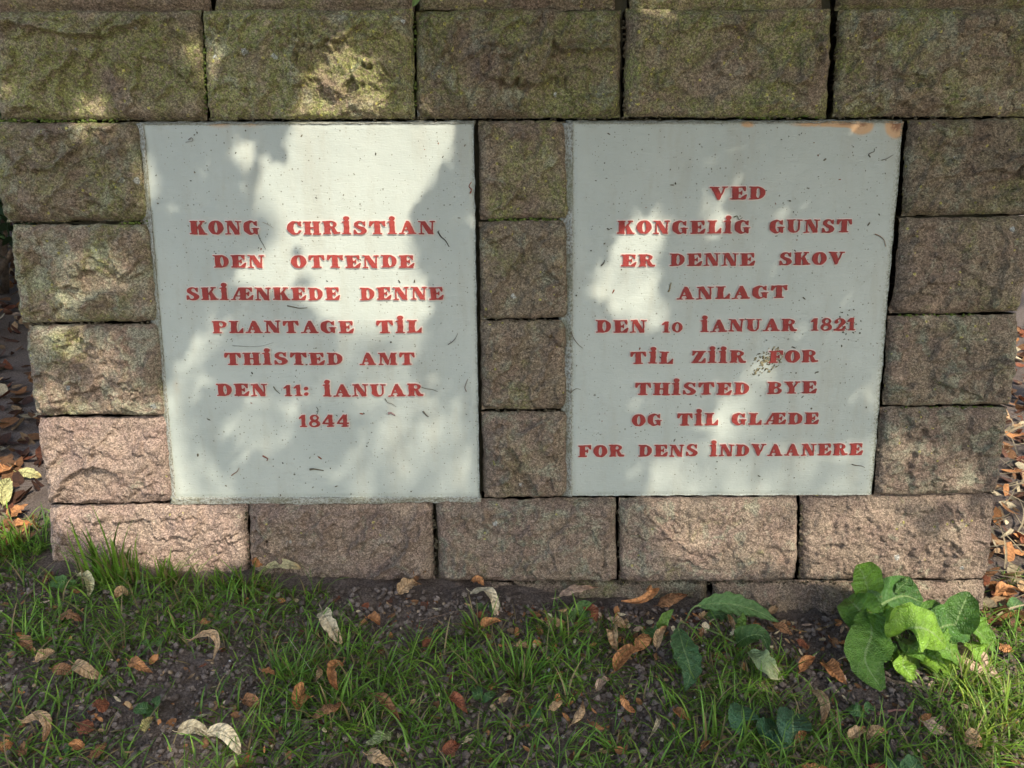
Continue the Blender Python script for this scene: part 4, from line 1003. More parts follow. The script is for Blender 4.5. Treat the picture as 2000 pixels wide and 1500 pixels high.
DL = [
 (630, 1198, 668, 1258, 26, 'arch', 'cream', 'large cream leaf standing left of the bare soil, with notched edge'),
 (152, 1128, 172, 1166, 15, 'fold', 'pale', 'pale narrow leaf below the tallest grass tuft'),
 (250, 1160, 228, 1186, 14, 'curl', 'tan', 'small tan curled leaf held up inside the grass, left'),
 (114, 1206, 160, 1214, 16, 'arch', 'brown', 'brown leaf with pale end in grass left of the small seedling'),
 (68, 1285, 107, 1272, 19, 'cup', 'tan', 'cupped tan leaf near the left edge, above the paired long leaves'),
 (100, 1299, 144, 1302, 18, 'flat', 'brown', 'flat brown leaf, left one of the touching pair near the left edge'),
 (145, 1300, 199, 1318, 20, 'arch', 'tan', 'arched tan leaf, right one of the touching pair near the left edge', 'bract', .12),
 (254, 1298, 300, 1320, 18, 'arch', 'orange', 'orange tan leaf on the bare soil patch at left', 'ovate', .1),
 (366, 1257, 416, 1296, 13, 'arch', 'tan', 'thin C-shaped curled bract on the bare soil patch at left', 'bract', -.42),
 (512, 1319, 538, 1326, 12, 'flat', 'orange', 'small orange leaf right of the C-shaped bract', 'ovate'),
 (618, 1340, 620, 1308, 11, 'fold', 'tan', 'slim tan leaf pointing up above the heart-shaped orange leaf', 'lance'),
 (596, 1364, 584, 1404, 34, 'fold', 'orange', 'orange heart-shaped leaf creased along its middle', 'ovate'),
 (612, 1412, 668, 1392, 18, 'curl', 'brown', 'brown curled leaf right below the heart-shaped orange leaf'),
 (672, 1304, 662, 1366, 17, 'curl', 'orange', 'narrow orange-brown leaf standing upright in grass', 'bract', .2),
 (474, 1368, 510, 1384, 20, 'cup', 'brown', 'crumpled brown leaf left of the heart-shaped orange leaf', 'ovate'),
 (188, 1392, 214, 1374, 24, 'cup', 'rust', 'dark red-brown crumpled leaf, upper one of two on the left soil', 'round'),
 (150, 1412, 180, 1434, 22, 'cup', 'rust', 'dark red-brown crumpled leaf, lower one of two on the left soil', 'round'),
 (42, 1416, 86, 1456, 15, 'arch', 'tan', 'tan crescent-shaped bract near the lower left corner', 'bract', -.32),
 (348, 1434, 410, 1438, 20, 'arch', 'cream', 'cream end of the largest pale bract at bottom left', 'bract', -.14),
 (404, 1438, 468, 1474, 22, 'arch', 'cream', 'browner half of the largest pale bract at bottom left', 'bract', -.14),
 (2, 1472, 30, 1462, 18, 'flat', 'orange', 'orange brown leaf cut by the left edge, bottom corner', 'ovate'),
 (38, 1460, 52, 1480, 14, 'fold', 'brown', 'small brown leaf beside the crescent bract', 'ovate'),
 (144, 1470, 168, 1480, 15, 'curl', 'orange', 'small curled orange leaf, left of the pair at the bottom left', 'bract'),
 (172, 1478, 210, 1460, 16, 'fold', 'brown', 'brown folded leaf, right of the pair at the bottom left'),
 (284, 1430, 304, 1412, 15, 'fold', 'olive', 'olive green fading leaf above the largest pale bract', 'ovate'),
 (494, 1108, 513, 1102, 16, 'cup', 'orange', 'orange leaf against the wall at the first base joint', 'round'),
 (520, 1112, 588, 1118, 18, 'flat', 'pale', 'long pale bract lying against the second base stone'),
 (82, 1142, 100, 1113, 11, 'fold', 'brown', 'narrow brown leaf left of the small seedling at far left', 'lance'),
 (390, 1214, 414, 1214, 12, 'curl', 'orange', 'small orange curled leaf in the grass under the base joint', 'ovate'),
 (34, 1250, 60, 1268, 18, 'cup', 'brown', 'brown leaf at the far left in grass', 'ovate'),
 (780, 1164, 824, 1152, 26, 'arch', 'tan', 'broad tan leaf on bare soil below the second base stone', 'ovate'),
 (812, 1144, 838, 1118, 18, 'fold', 'brown', 'folded brown leaf with stalks touching the wall', 'lance'),
 (908, 1124, 940, 1120, 20, 'cup', 'orange', 'orange rolled leaf against the third base stone', 'round'),
 (924, 1140, 946, 1148, 14, 'curl', 'orange', 'small orange leaf under the rolled one', 'ovate'),
 (918, 1156, 966, 1206, 20, 'arch', 'cream', 'pale cream bract arched like a hook at mid frame', 'bract', -.22),
 (938, 1226, 980, 1214, 17, 'fold', 'orange', 'orange leaf at the tip of the pale hooked bract', 'ovate'),
 (1090, 1166, 1168, 1150, 21, 'flat', 'pink', 'long pinkish brown leaf just left of the clover', 'lance', -.1),
 (1262, 1150, 1212, 1196, 15, 'curl', 'orange', 'J-shaped upright brown curl right of the pinkish leaf', 'bract', -.36),
 (1285, 1180, 1342, 1172, 22, 'cup', 'brown', 'brown leaf behind the toothed weed at the wall foot', 'ovate'),
 (1067, 1212, 1104, 1220, 18, 'flat', 'tan', 'flat tan leaf left of the clover leaves', 'bract'),
 (1142, 1202, 1166, 1222, 19, 'curl', 'rust', 'red-brown curled leaf below the clover', 'ovate'),
 (1198, 1212, 1226, 1226, 16, 'fold', 'tan', 'tan leaf at the top of the orange heap', 'ovate'),
 (1196, 1226, 1206, 1280, 19, 'curl', 'tan', 'long tan leaf down the left side of the orange heap'),
 (1202, 1308, 1256, 1268, 26, 'fold', 'orange', 'broad orange leaf at the foot of the heap', 'bract'),
 (1248, 1262, 1284, 1236, 24, 'arch', 'orange', 'light orange leaf in the middle of the heap', 'ovate'),
 (1284, 1262, 1302, 1234, 16, 'cup', 'tan', 'cupped tan leaf at the right end of the heap', 'ovate'),
 (716, 1206, 742, 1228, 20, 'cup', 'orange', 'crumpled brown leaf on bare soil right of the large cream leaf', 'ovate'),
 (826, 1258, 846, 1254, 18, 'cup', 'rust', 'small round rust leaf alone on the bare soil', 'round'),
 (1008, 1266, 1040, 1258, 16, 'cup', 'tan', 'tan leaf in grass right of the long grass blades', 'ovate'),
 (722, 1360, 784, 1414, 18, 'fold', 'brown', 'long brown leaf lying diagonally in grass', 'lance'),
 (876, 1362, 914, 1396, 18, 'fold', 'rust', 'rusty diagonal leaf at the centre bottom lawn', 'lance'),
 (762, 1424, 712, 1460, 26, 'flat', 'lime', 'fresh pale green leaf near the bottom, left of centre', 'ovate'),
 (716, 1472, 768, 1494, 22, 'arch', 'tan', 'tan leaf below the pale green one at the bottom edge', 'ovate'),
 (864, 1468, 894, 1454, 20, 'cup', 'rust', 'rust crumpled leaf near the bottom centre', 'round'),
 (906, 1448, 930, 1428, 9, 'flat', 'cream', 'narrow cream strip above the rust crumpled leaf', 'lance'),
 (1074, 1390, 1100, 1374, 15, 'cup', 'tan', 'small tan cupped leaf centre right of the lawn', 'ovate'),
 (1114, 1406, 1138, 1370, 14, 'fold', 'tan', 'folded tan leaf beside the small cupped one', 'lance'),
 (1220, 1362, 1240, 1400, 15, 'curl', 'orange', 'twisted orange brown leaf right of centre in grass', 'bract', .2),
 (1152, 1400, 1182, 1416, 11, 'curl', 'orange', 'small orange hook-shaped leaf left of the twisted one', 'bract', .25),
 (1318, 1390, 1346, 1414, 15, 'fold', 'orange', 'folded orange leaf below the drooping weed leaf', 'ovate'),
 (1268, 1436, 1282, 1386, 8, 'arch', 'cream', 'thin pale strand lying below the orange folded leaf', 'lance', .14),
 (976, 1372, 996, 1358, 13, 'flat', 'tan', 'small tan chip in the lawn left of centre', 'bract'),
 (1166, 1344, 1196, 1324, 16, 'fold', 'pink', 'pinkish leaf under the orange heap', 'ovate'),
 (1510, 1224, 1548, 1238, 17, 'flat', 'brown', 'brown leaf right of the toothed weed near the wall', 'ovate'),
 (1502, 1196, 1516, 1182, 12, 'cup', 'tan', 'small tan leaf by the toothed weed tip', 'ovate'),
 (1424, 1204, 1444, 1240, 10, 'fold', 'tan', 'thin tan leaf leaning on the toothed weed', 'lance'),
 (1564, 1306, 1592, 1286, 16, 'fold', 'orange', 'orange leaf on dark soil left of the dock plant', 'ovate'),
 (1614, 1286, 1656, 1326, 26, 'fold', 'orange', 'folded orange-brown leaf touching the dock plant at lower left', 'ovate'),
 (1557, 1252, 1580, 1262, 12, 'flat', 'rust', 'small red-brown leaf midway between weed and dock plant', 'ovate'),
 (1584, 1350, 1604, 1414, 16, 'arch', 'tan', 'long tan curved bract below the dock plant', 'bract', -.15),
 (1658, 1434, 1690, 1420, 17, 'cup', 'tan', 'left half-curled tan leaf of two in the lower right lawn', 'ovate'),
 (1694, 1430, 1736, 1422, 16, 'arch', 'tan', 'right arched tan leaf of two in the lower right lawn', 'bract', -.1),
 (1802, 1416, 1862, 1428, 20, 'flat', 'pink', 'pale pinkish leaf pieces on soil at lower right', 'ovate'),
 (1796, 1408, 1818, 1400, 12, 'cup', 'orange', 'small orange leaf above the pale pinkish pieces', 'ovate'),
 (1882, 1438, 1918, 1460, 26, 'flat', 'tan', 'broad tan leaf half hidden in sunny grass, lower right', 'ovate'),
 (1952, 1264, 1978, 1278, 19, 'cup', 'orange', 'bright orange leaf right of the dried dock leaf', 'ovate'),
 (1944, 1164, 2000, 1156, 15, 'arch', 'orange', 'long orange leaf beyond the right end of the wall', 'bract', -.1),
 (1368, 1470, 1384, 1446, 11, 'fold', 'orange', 'thin orange leaf low in grass left of round ground leaves', 'lance'),
 (1558, 1442, 1574, 1428, 14, 'cup', 'orange', 'small orange leaf lying on the round green ground leaf', 'ovate'),
 (1564, 1496, 1616, 1494, 16, 'flat', 'orange', 'orange leaf at the bottom edge right of centre', 'bract'),
 (1700, 1496, 1760, 1498, 14, 'flat', 'rust', 'rusty leaf cut by the bottom edge at right', 'bract'),
 (4, 980, 20, 936, 24, 'fold', 'yellow', 'yellowish sunlit leaf at the left edge beside the wall', 'ovate'),
 (34, 922, 80, 930, 16, 'flat', 'yellow', 'yellow-green bract touching the left end of the wall', 'bract'),
 (18, 1006, 56, 990, 24, 'flat', 'orange', 'flat orange sunlit leaf left of the lowest jamb stone', 'ovate'),
 (8, 1022, 62, 1024, 20, 'cup', 'orange', 'orange leaf below the flat one at the left end of the wall', 'bract'),
 (2, 928, 26, 905, 22, 'cup', 'orange', 'orange leaf at the left edge behind the yellowish one', 'ovate'),
]
for a in DL: dry_leaf(*a)
dry_leaf(1856, 1262, 1950, 1326, 44, 'flat', 'pink', 'large dried pale tan dock leaf beneath the right side of the dock plant', 'bract', .05, 'dried_dock_leaf', .014)

# twigs, root
def gtwig(pxs, rad, col, name, label, cat, h=.006):
    P3 = []
    for x_, y_ in pxs:
        p = on_ground(x_, y_, h); p[2] = float(gh(p[0], p[1])) + h; P3.append(p)
    sp = smooth_pts(P3, 16); sp = sp + np.stack([0.0012 * pn(np.arange(16) * .7, k * 5.0, P3[0][0] * 9) for k in range(3)], 1)
    V, Fc = tube(sp, rad * (1 - .6 * np.linspace(0, 1, 16)), 6); me = mesh_np(name, np.array(V) - P3[0], Fc, [TW], True); colored(me, col)
    return thing(name, label, cat, P3[0], None, me)
gtwig([(1714, 1392), (1740, 1386), (1768, 1390), (1790, 1402)], .0032, (.22, .11, .09), 'tree_root', 'reddish root surfacing in the soil below the dock plant', 'root')
gtwig([(514, 1252), (550, 1254), (590, 1250), (636, 1258)], .0011, (.28, .17, .10), 'fallen_twig', 'thin brown twig lying in grass left of the large cream leaf', 'twig')
gtwig([(820, 1214), (860, 1205), (890, 1200), (925, 1196)], .0006, (.30, .20, .14), 'fallen_twig', 'very thin pale twig across the bare soil at mid wall', 'twig')
gtwig([(798, 1092), (815, 1110), (825, 1122), (832, 1135)], .0009, (.30, .22, .12), 'fallen_twig', 'short straw stalk leaning on the wall at the second base joint', 'twig', .02)
gtwig([(1540, 1225), (1570, 1232), (1600, 1228), (1635, 1220)], .0014, (.24, .17, .07), 'fallen_twig', 'yellowish stem lying on soil left of the dock plant', 'twig')
gtwig([(560, 1240), (600, 1300), (625, 1340), (655, 1372)], .0006, (.42, .40, .26), 'fallen_twig', 'pale dry grass stem crossing the lawn below the cream leaf', 'twig', .02)

# small litter, nutlets and pebbles
def shards(name, label, x, y, size, cols, mat=LITTER, tiltmax=.7, lift=.003, nseg=4):
    n = len(x); az = rng.uniform(0, 6.28, n); asp = rng.uniform(.25, .75, n)
    s = np.linspace(-1, 1, nseg + 1); V = np.zeros((n, nseg + 1, 3, 3))
    t1 = rng.normal(0, .35, n) * tiltmax; t2 = rng.normal(0, .45, n) * tiltmax; curl = rng.uniform(-.2, .7, n); cupv = rng.uniform(-.3, .9, n)
    d = np.stack([np.cos(az) * np.cos(t1), np.sin(az) * np.cos(t1), np.sin(t1)], 1)
    sdv = np.stack([-np.sin(az) * np.cos(t2), np.cos(az) * np.cos(t2), np.sin(t2)], 1); nv = np.cross(d, sdv)
    c = np.stack([x, y, gh(x, y) + lift], 1)
    for i, si in enumerate(s):
        w = (1 - si ** 2) ** .6 + .08
        for j, tj in enumerate((-1, 0, 1)):
            V[:, i, j] = c + d * (si * size)[:, None] + sdv * (tj * w * size * asp)[:, None] + nv * (curl * size * (si ** 2) * .6 + cupv * size * asp * abs(tj) * w * .5)[:, None]
    V[..., 2] = np.maximum(V[..., 2], (gh(x, y) + .001)[:, None, None])
    f = []
    for i in range(nseg):
        b = i * 3; f += [(b, b + 1, b + 4, b + 3), (b + 1, b + 2, b + 5, b + 4)]
    k = (nseg + 1) * 3; Fc = (np.array(f)[None] + (np.arange(n) * k)[:, None, None]).reshape(-1, 4)
    me = mesh_np(name, V.reshape(-1, 3), Fc, [mat], True); add_col_attr(me, 'tint', np.repeat(cols, k, 0))
    o = link(name, me); o['kind'] = 'stuff'; o['label'] = label; return o
pal = np.array([CT['tan'], CT['brown'], CT['orange'], CT['rust'], CT['dark'], CT['cream'], CT['brown'], CT['dark']])
n = 3400; x = rng.uniform(-1.3, 1.3, n); y = -.17 - .88 * rng.random(n) ** 1.35
m = ~((y > -0.18) & (np.abs(x) < .96)); x, y = x[m], y[m]; n = len(x)
shards('leaf_fragments', 'small brown scraps of dead leaf scattered among grass and soil', x, y, .0022 + .0085 * rng.random(n) ** 2.6, pal[rng.integers(0, 8, n)] * rng.uniform(.6, 1.1, (n, 1)))
n = 420; q_ = np.array([on_ground(a, b) for a, b in zip(np.concatenate([rng.uniform(1040, 1700, 260), rng.uniform(0, 2000, 160)]), np.concatenate([rng.normal(1215, 40, 260), rng.uniform(1130, 1500, 160)]))]); q_ = q_[q_[:, 1] < -.19]
n = len(q_); pal2 = np.array([CT['tan'], CT['orange'], CT['orange'], CT['brown'], CT['cream'], CT['pink']])
shards('narrow_leaf_scraps', 'narrow tan and orange scraps of linden bracts along the wall foot', q_[:, 0], q_[:, 1], rng.uniform(.004, .0115, n), pal2[rng.integers(0, 6, n)] * rng.uniform(.7, 1.2, (n, 1)), tiltmax=1.2, lift=.008)
# deep litter behind both ends of the wall
def litter_zone(n, x0, x1, y0, y1):
    x = rng.uniform(x0, x1, n); y = y0 + (y1 - y0) * rng.random(n) ** 1.6; m = ~in_wall(x, y); return x[m], y[m]
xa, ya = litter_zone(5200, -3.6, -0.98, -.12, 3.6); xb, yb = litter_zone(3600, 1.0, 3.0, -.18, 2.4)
for k, (x, y, lab, shade_mul) in enumerate(((xa, ya, 'brown leaf litter darkened for the deep shade behind the left end of the wall', .55), (xb, yb, 'sunlit leaf litter beyond the right end of the wall', 1.0))):  # left litter colour is scaled down to stand for the shade there
    n = len(x); shards('leaf_litter', lab, x, y, rng.uniform(.010, .034, n), pal[rng.integers(0, 8, n)] * rng.uniform(.5, 1.15, (n, 1)) * shade_mul, tiltmax=1.3, lift=.010)
# straw on the right
n = 260; x = rng.uniform(1.0, 1.8, n); y = rng.uniform(-.25, 1.0, n); root = np.stack([x, y, gh(x, y) + .01], 1)
me = blades('straw', root, rng.uniform(.05, .22, n), rng.uniform(.001, .0035, n), rng.normal(.4, .8, n), rng.uniform(1.3, 1.5, n), rng.uniform(-.1, .25, n), np.tile(np.array((.55, .45, .27)), (n, 1)) * rng.uniform(.5, 1.1, (n, 1)))
o = link('straw', me); o['kind'] = 'stuff'; o['label'] = 'dry straw stems among the litter right of the wall'
n = 330; x = rng.uniform(-1.2, 1.25, n); y = rng.uniform(-1.0, -.19, n); s = rng.uniform(.0024, .0042, n)
cols = np.array((.34, .25, .15)) * rng.uniform(.5, 1.25, (n, 1))
me = blobs('linden_nutlets', np.stack([x, y, gh(x, y) + s * 1.1], 1), s, SEED, cols, base=(IC2, IF2), jit=.03, squash=.95)
o = link('linden_nutlets', me); o['kind'] = 'stuff'; o['label'] = 'small round tan nutlets dropped on the soil and grass'
n = 150; x = rng.uniform(-1.2, 1.25, n); y = rng.uniform(-.9, -.19, n); s = rng.uniform(.0015, .0048, n)
cols = np.where(rng.random((n, 1)) < .3, np.array([(.55, .54, .50)]), np.array([(.22, .19, .17)])) * rng.uniform(.7, 1.2, (n, 1))
me = blobs('pebbles', np.stack([x, y, gh(x, y) + s * .5], 1), s, SEED, cols, smooth=True, jit=.2)
o = link('pebbles', me); o['kind'] = 'stuff'; o['label'] = 'tiny grey and white pebbles in the soil'

# ------------------------------------------------------------------ green weeds
def plant_leaf(par, pts, wpx, col, up=(0, -.4, 1), shape='dock', name='leaf', wave=.0045, pucker=.0013, cup=.25, teeth=0, notch=0, n=30, stalk=None, tip=None, wf=3.0):
    P3 = [on_ground(a, b, h) for a, b, h in pts]; C = smooth_pts(P3, n)
    C[:, 1] = np.where(np.abs(C[:, 0]) < .97, np.minimum(C[:, 1], -.20 + (C[:, 2] - gz0(C[:, 0])) * .17 - .006), C[:, 1])
    dist = np.linalg.norm(C.mean(0) - CAM); W = wpx / F * dist * .5
    T, side, nr = frames(C, unit(up))
    V, Fc, S, TT = leaf_geo(C, side, nr, W, PROF[shape], n=n, m=15, wave=wave, wfreq=wf, cup=cup, pucker=pucker, seed=pts[0][0] * .37, teeth=teeth, notch=notch)
    V[:, 2] = np.maximum(V[:, 2], gh(V[:, 0], V[:, 1]) + .002)
    V[:, 1] = np.where(np.abs(V[:, 0]) < .97, np.minimum(V[:, 1], -.192 + (V[:, 2] - gz0(V[:, 0])) * .17), V[:, 1])
    c = np.array(par.location)
    me = leaf_obj(name, V, Fc, S, TT, col, GREEN, c, tip)
    o = link(name, me, par)
    if stalk:
        s0 = on_ground(*stalk); V2, F2 = tube(smooth_pts([s0, (s0 + C[0]) / 2 + np.array((0, 0, .01)), C[0], C[2]], 8), .0017, 6)
        m2 = mesh_np('stalk', np.array(V2) - c, F2, [GREEN], True); colored(m2, (.22, .30, .10)); add_float_attr(m2, 'lu', np.zeros(len(V2))); add_float_attr(m2, 'lv', np.full(len(V2), .5)); link('stalk', m2, o)
    return o
g1, g2, g3, g4 = (.095, .205, .024), (.125, .255, .026), (.18, .33, .030), (.05, .12, .022)
base = on_ground(1765, 1262); dock = thing('dock_plant', 'large bright green broad-leaved dock plant at the right foot of the wall', 'plant', base)
B_ = (1762, 1262, .01)
plant_leaf(dock, [(1700, 1172, .085), (1694, 1146, .115), (1684, 1118, .145), (1672, 1104, .165)], 56, g2, up=(0, -1, .25), shape='round', wave=.002, cup=.3, stalk=B_, pucker=.0006)
plant_leaf(dock, [(1700, 1196, .07), (1730, 1176, .09), (1765, 1164, .09), (1798, 1172, .075)], 74, (.060, .155, .028), up=(0, -.9, .8), stalk=B_, shape='dock')
plant_leaf(dock, [(1700, 1226, .05), (1688, 1204, .075), (1670, 1182, .09), (1656, 1168, .085)], 70, g1, up=(-.3, -.9, .7), shape='dock', cup=.35, notch=.3)
plant_leaf(dock, [(1700, 1196, .09), (1702, 1240, .07), (1690, 1290, .04), (1724, 1348, .006)], 76, g1, up=(-.1, -.7, .9), notch=.25, stalk=B_, wf=2)
plant_leaf(dock, [(1744, 1236, .06), (1728, 1214, .085), (1716, 1196, .09), (1708, 1188, .08)], 46, g2, up=(-.2, -.9, .5), cup=.6)
plant_leaf(dock, [(1752, 1240, .07), (1782, 1226, .12), (1816, 1232, .115), (1848, 1262, .07)], 80, g3, up=(0, -.9, .8), stalk=B_, cup=-.22, wave=.006)
plant_leaf(dock, [(1756, 1246, .03), (1780, 1262, .045), (1806, 1276, .04), (1828, 1288, .02)], 40, g1, up=(0, -.7, 1), wave=.006)
plant_leaf(dock, [(1820, 1238, .07), (1846, 1222, .085), (1870, 1222, .08), (1894, 1244, .055)], 62, (.07, .17, .03), up=(.1, -.7, 1), stalk=B_, cup=.4)
plant_leaf(dock, [(1862, 1232, .07), (1872, 1204, .10), (1884, 1176, .125), (1892, 1156, .14)], 54, (.06, .14, .022), up=(-.5, -.8, .4), shape='ovate', cup=.6, stalk=B_)
plant_leaf(dock, [(1886, 1212, .08), (1904, 1226, .065), (1926, 1250, .035), (1946, 1276, .012)], 42, g2, up=(.3, -.7, .8), shape='lance', cup=.4)
plant_leaf(dock, [(1800, 1272, .035), (1826, 1284, .04), (1850, 1298, .03), (1874, 1312, .015)], 60, g3, up=(0, -.6, 1), notch=.5, wave=.007)
plant_leaf(dock, [(1746, 1268, .03), (1760, 1286, .03), (1778, 1296, .022), (1800, 1308, .01)], 42, (.15, .24, .03), up=(0, -.6, 1), notch=.4)
plant_leaf(dock, [(1735, 1250, .03), (1722, 1262, .035), (1736, 1280, .025), (1748, 1290, .012)], 44, g1, up=(0, -.6, 1), notch=.4)
plant_leaf(dock, [(1748, 1158, .10), (1760, 1146, .11), (1772, 1136, .12), (1768, 1126, .13)], 20, g4, up=(0, -1, .4))
plant_leaf(dock, [(1812, 1290, .02), (1836, 1310, .02), (1850, 1330, .015), (1876, 1342, .008)], 38, (.10, .17, .03), up=(0, -.6, 1), notch=.4)
plant_leaf(dock, [(1800, 1240, .05), (1826, 1250, .07), (1852, 1268, .06), (1880, 1296, .02)], 50, g2, up=(.1, -.7, 1), stalk=B_, notch=.3)
plant_leaf(dock, [(1790, 1225, .07), (1806, 1204, .09), (1822, 1190, .095), (1842, 1186, .085)], 44, (.09, .20, .028), up=(.2, -.9, .6), shape='ovate', cup=.4)
plant_leaf(dock, [(1880, 1250, .03), (1900, 1262, .04), (1916, 1280, .03), (1930, 1300, .01)], 34, g3, up=(.2, -.7, .9), notch=.3)
plant_leaf(dock, [(1770, 1272, .02), (1764, 1296, .03), (1776, 1316, .02), (1790, 1330, .006)], 34, g3, up=(0, -.6, 1), notch=.4)
plant_leaf(dock, [(1740, 1225, .10), (1752, 1205, .125), (1770, 1200, .13), (1784, 1210, .12)], 36, g3, up=(.1, -.9, .5), shape='ovate', cup=.5)
b2 = on_ground(1335, 1222); weed = thing('toothed_weed', 'low weed with long toothed grey-green leaves at the centre right wall foot', 'plant', b2)
S2 = (1335, 1222, .006)
plant_leaf(weed, [(1358, 1184, .05), (1410, 1178, .06), (1470, 1190, .045), (1528, 1219, .02)], 42, (.10, .20, .055), up=(0, -.7, 1), shape='lance', teeth=.22, stalk=S2, wave=.003, pucker=.0006)
plant_leaf(weed, [(1324, 1224, .035), (1334, 1262, .04), (1348, 1310, .03), (1338, 1352, .012)], 52, (.065, .15, .05), up=(0, -.5, 1), shape='lance', teeth=.18, stalk=S2, wave=.002, pucker=.0007)
plant_leaf(weed, [(1290, 1232, .01), (1294, 1216, .035), (1304, 1200, .055), (1316, 1190, .07)], 20, (.16, .28, .05), up=(0, -.9, .6), shape='ovate')
plant_leaf(weed, [(1380, 1208, .015), (1400, 1196, .025), (1420, 1200, .022), (1440, 1212, .01)], 22, (.055, .12, .035), up=(0, -.6, 1), teeth=.2)
plant_leaf(weed, [(1438, 1256, .014), (1462, 1242, .045), (1488, 1242, .05), (1502, 1272, .035)], 34, (.05, .11, .025), up=(0, -.5, .8), shape='ovate', cup=.6, stalk=S2)
plant_leaf(weed, [(1464, 1272, .04), (1484, 1286, .045), (1504, 1306, .03), (1526, 1324, .01)], 38, (.20, .27, .12), up=(.2, -.7, 1), shape='bract', notch=.3, tip=(.42, .38, .22), pucker=.0006)
plant_leaf(weed, [(1442, 1240, .02), (1446, 1222, .035), (1450, 1208, .05), (1452, 1196, .06)], 18, (.15, .27, .04), up=(0, -1, .5), shape='ovate')
plant_leaf(weed, [(1262, 1228, .01), (1272, 1234, .02), (1284, 1240, .022), (1296, 1238, .015)], 26, (.08, .17, .04), up=(0, -.6, 1), shape='round')
def rosette(name, label, items, col, cat='plant', group=None, pk=.0008):
    c = on_ground(items[0][0], items[0][1]); o = thing(name, label, cat, c, group)
    for (x0, y0, x1, y1, w, h) in items:
        plant_leaf(o, [(x0, y0, .008), ((x0 * 2 + x1) / 3, (y0 * 2 + y1) / 3, h), ((x0 + 2 * x1) / 3, (y0 + 2 * y1) / 3, h * 1.05), (x1, y1, h * .7)], w, tuple(np.array(col) * rng.uniform(.85, 1.2)), up=(0, -.5, 1), shape='round', n=16, wave=.0015, pucker=pk, wf=4)
    return o
rosette('clover', 'two round green clover leaves on the soil beside the pinkish leaf', [(1128, 1206, 1154, 1168, 30, .02), (1124, 1212, 1106, 1196, 30, .016)], (.11, .21, .05))
rosette('clover', 'small clover leaf behind the hooked cream bract', [(958, 1196, 974, 1178, 22, .014), (930, 1172, 944, 1160, 14, .012)], (.085, .16, .045))
rosette('ground_ivy', 'round scalloped dark green leaf group, left of the two in the lower right lawn', [(1452, 1424, 1448, 1378, 50, .035), (1486, 1440, 1516, 1416, 44, .02), (1500, 1450, 1524, 1440, 30, .02)], (.045, .12, .05), pk=.0015)
rosette('ground_ivy', 'large kidney-shaped dark green leaf, right of the two in the lower right lawn', [(1550, 1446, 1548, 1388, 58, .035), (1540, 1450, 1510, 1455, 30, .02)], (.04, .11, .05), pk=.0015)
rosette('ground_ivy', 'green leaves cut by the bottom edge at the right', [(1764, 1516, 1742, 1482, 34, .02), (1770, 1516, 1794, 1486, 36, .02)], (.07, .16, .05), pk=.0015)
rosette('seedling', 'small round-leaved seedling below the left end of the wall', [(146, 1140, 98, 1136, 24, .02)], (.08, .17, .04))
rosette('seedling', 'three-leaved seedling on the left soil patch', [(300, 1384, 262, 1384, 20, .016), (302, 1382, 306, 1360, 16, .02), (298, 1390, 284, 1396, 12, .012)], (.075, .17, .04))
rosette('seedling', 'two-leaved seedling near the lower left corner', [(138, 1462, 148, 1440, 14, .02), (140, 1464, 126, 1460, 14, .012)], (.075, .17, .04))
rosette('seedling', 'seedling with pale oval leaves near the C-shaped bract', [(306, 1262, 318, 1244, 12, .012), (290, 1258, 280, 1252, 12, .01)], (.11, .20, .05))
rosette('seedling', 'seedling in the lawn under the dock plant', [(1688, 1392, 1656, 1382, 24, .02), (1694, 1390, 1700, 1374, 16, .02)], (.08, .19, .05))
rosette('seedling', 'green seedling in the lawn centre above the rusty diagonal leaf', [(935, 1366, 930, 1340, 20, .02), (940, 1370, 966, 1352, 16, .02)], (.07, .16, .045))
rosette('seedling', 'small green seedling centre right, above the folded tan leaf', [(1046, 1402, 1048, 1380, 18, .018)], (.08, .19, .05))
rosette('seedling', 'bright seedling beyond the right end of the wall', [(1975, 1190, 1990, 1172, 22, .02), (1970, 1192, 1956, 1180, 16, .015)], (.08, .17, .04))

# a long thin blade hanging at the top of the wall between two stones
tl = thing('hanging_leaf', 'tiny green leaf stuck in the joint at the top edge of the wall', 'leaf', on_wall(808, 4, .01))
V, Fc = [], []
C = smooth_pts([on_wall(822, -12, .02), on_wall(812, 2, .022), on_wall(805, 14, .018)], 12); T_, sd_, nr_ = frames(C, -Nw)
V, Fc, S_, TT_ = leaf_geo(C, sd_, nr_, .006, PROF['ovate'], n=12, m=7, cup=.3)
tl.data = None
me = leaf_obj('blade', V, Fc, S_, TT_, (.20, .30, .08), GREEN, np.array(tl.location)); link('blade', me, tl)
V, Fc = tube(smooth_pts([on_wall(805, 12, .018), on_wall(803, 30, .016), on_wall(800, 52, .014)], 8), .0006, 4)
me = mesh_np('stalk', np.array(V) - np.array(tl.location), Fc, [TW], True); colored(me, (.35, .30, .14)); link('stalk', me, tl)

# ------------------------------------------------------------------ the shading linden: leaves where the photograph is in shade
e1 = unit(np.cross(SUN, (0, 0, 1))); e2 = np.cross(e1, SUN)
def sp_(P): return np.stack([P @ e1, P @ e2], -1)
WALLP = lambda pts: np.array([sp_(on_wall(a, b, .004)) for a, b in pts])
GRNP = lambda pts: np.array([sp_(on_ground(a, b, .01)) for a, b in pts])
def ep(cx, cy, rx, ry, n=14): return [(cx + rx * math.cos(2 * math.pi * i / n), cy + ry * math.sin(2 * math.pi * i / n)) for i in range(n)]
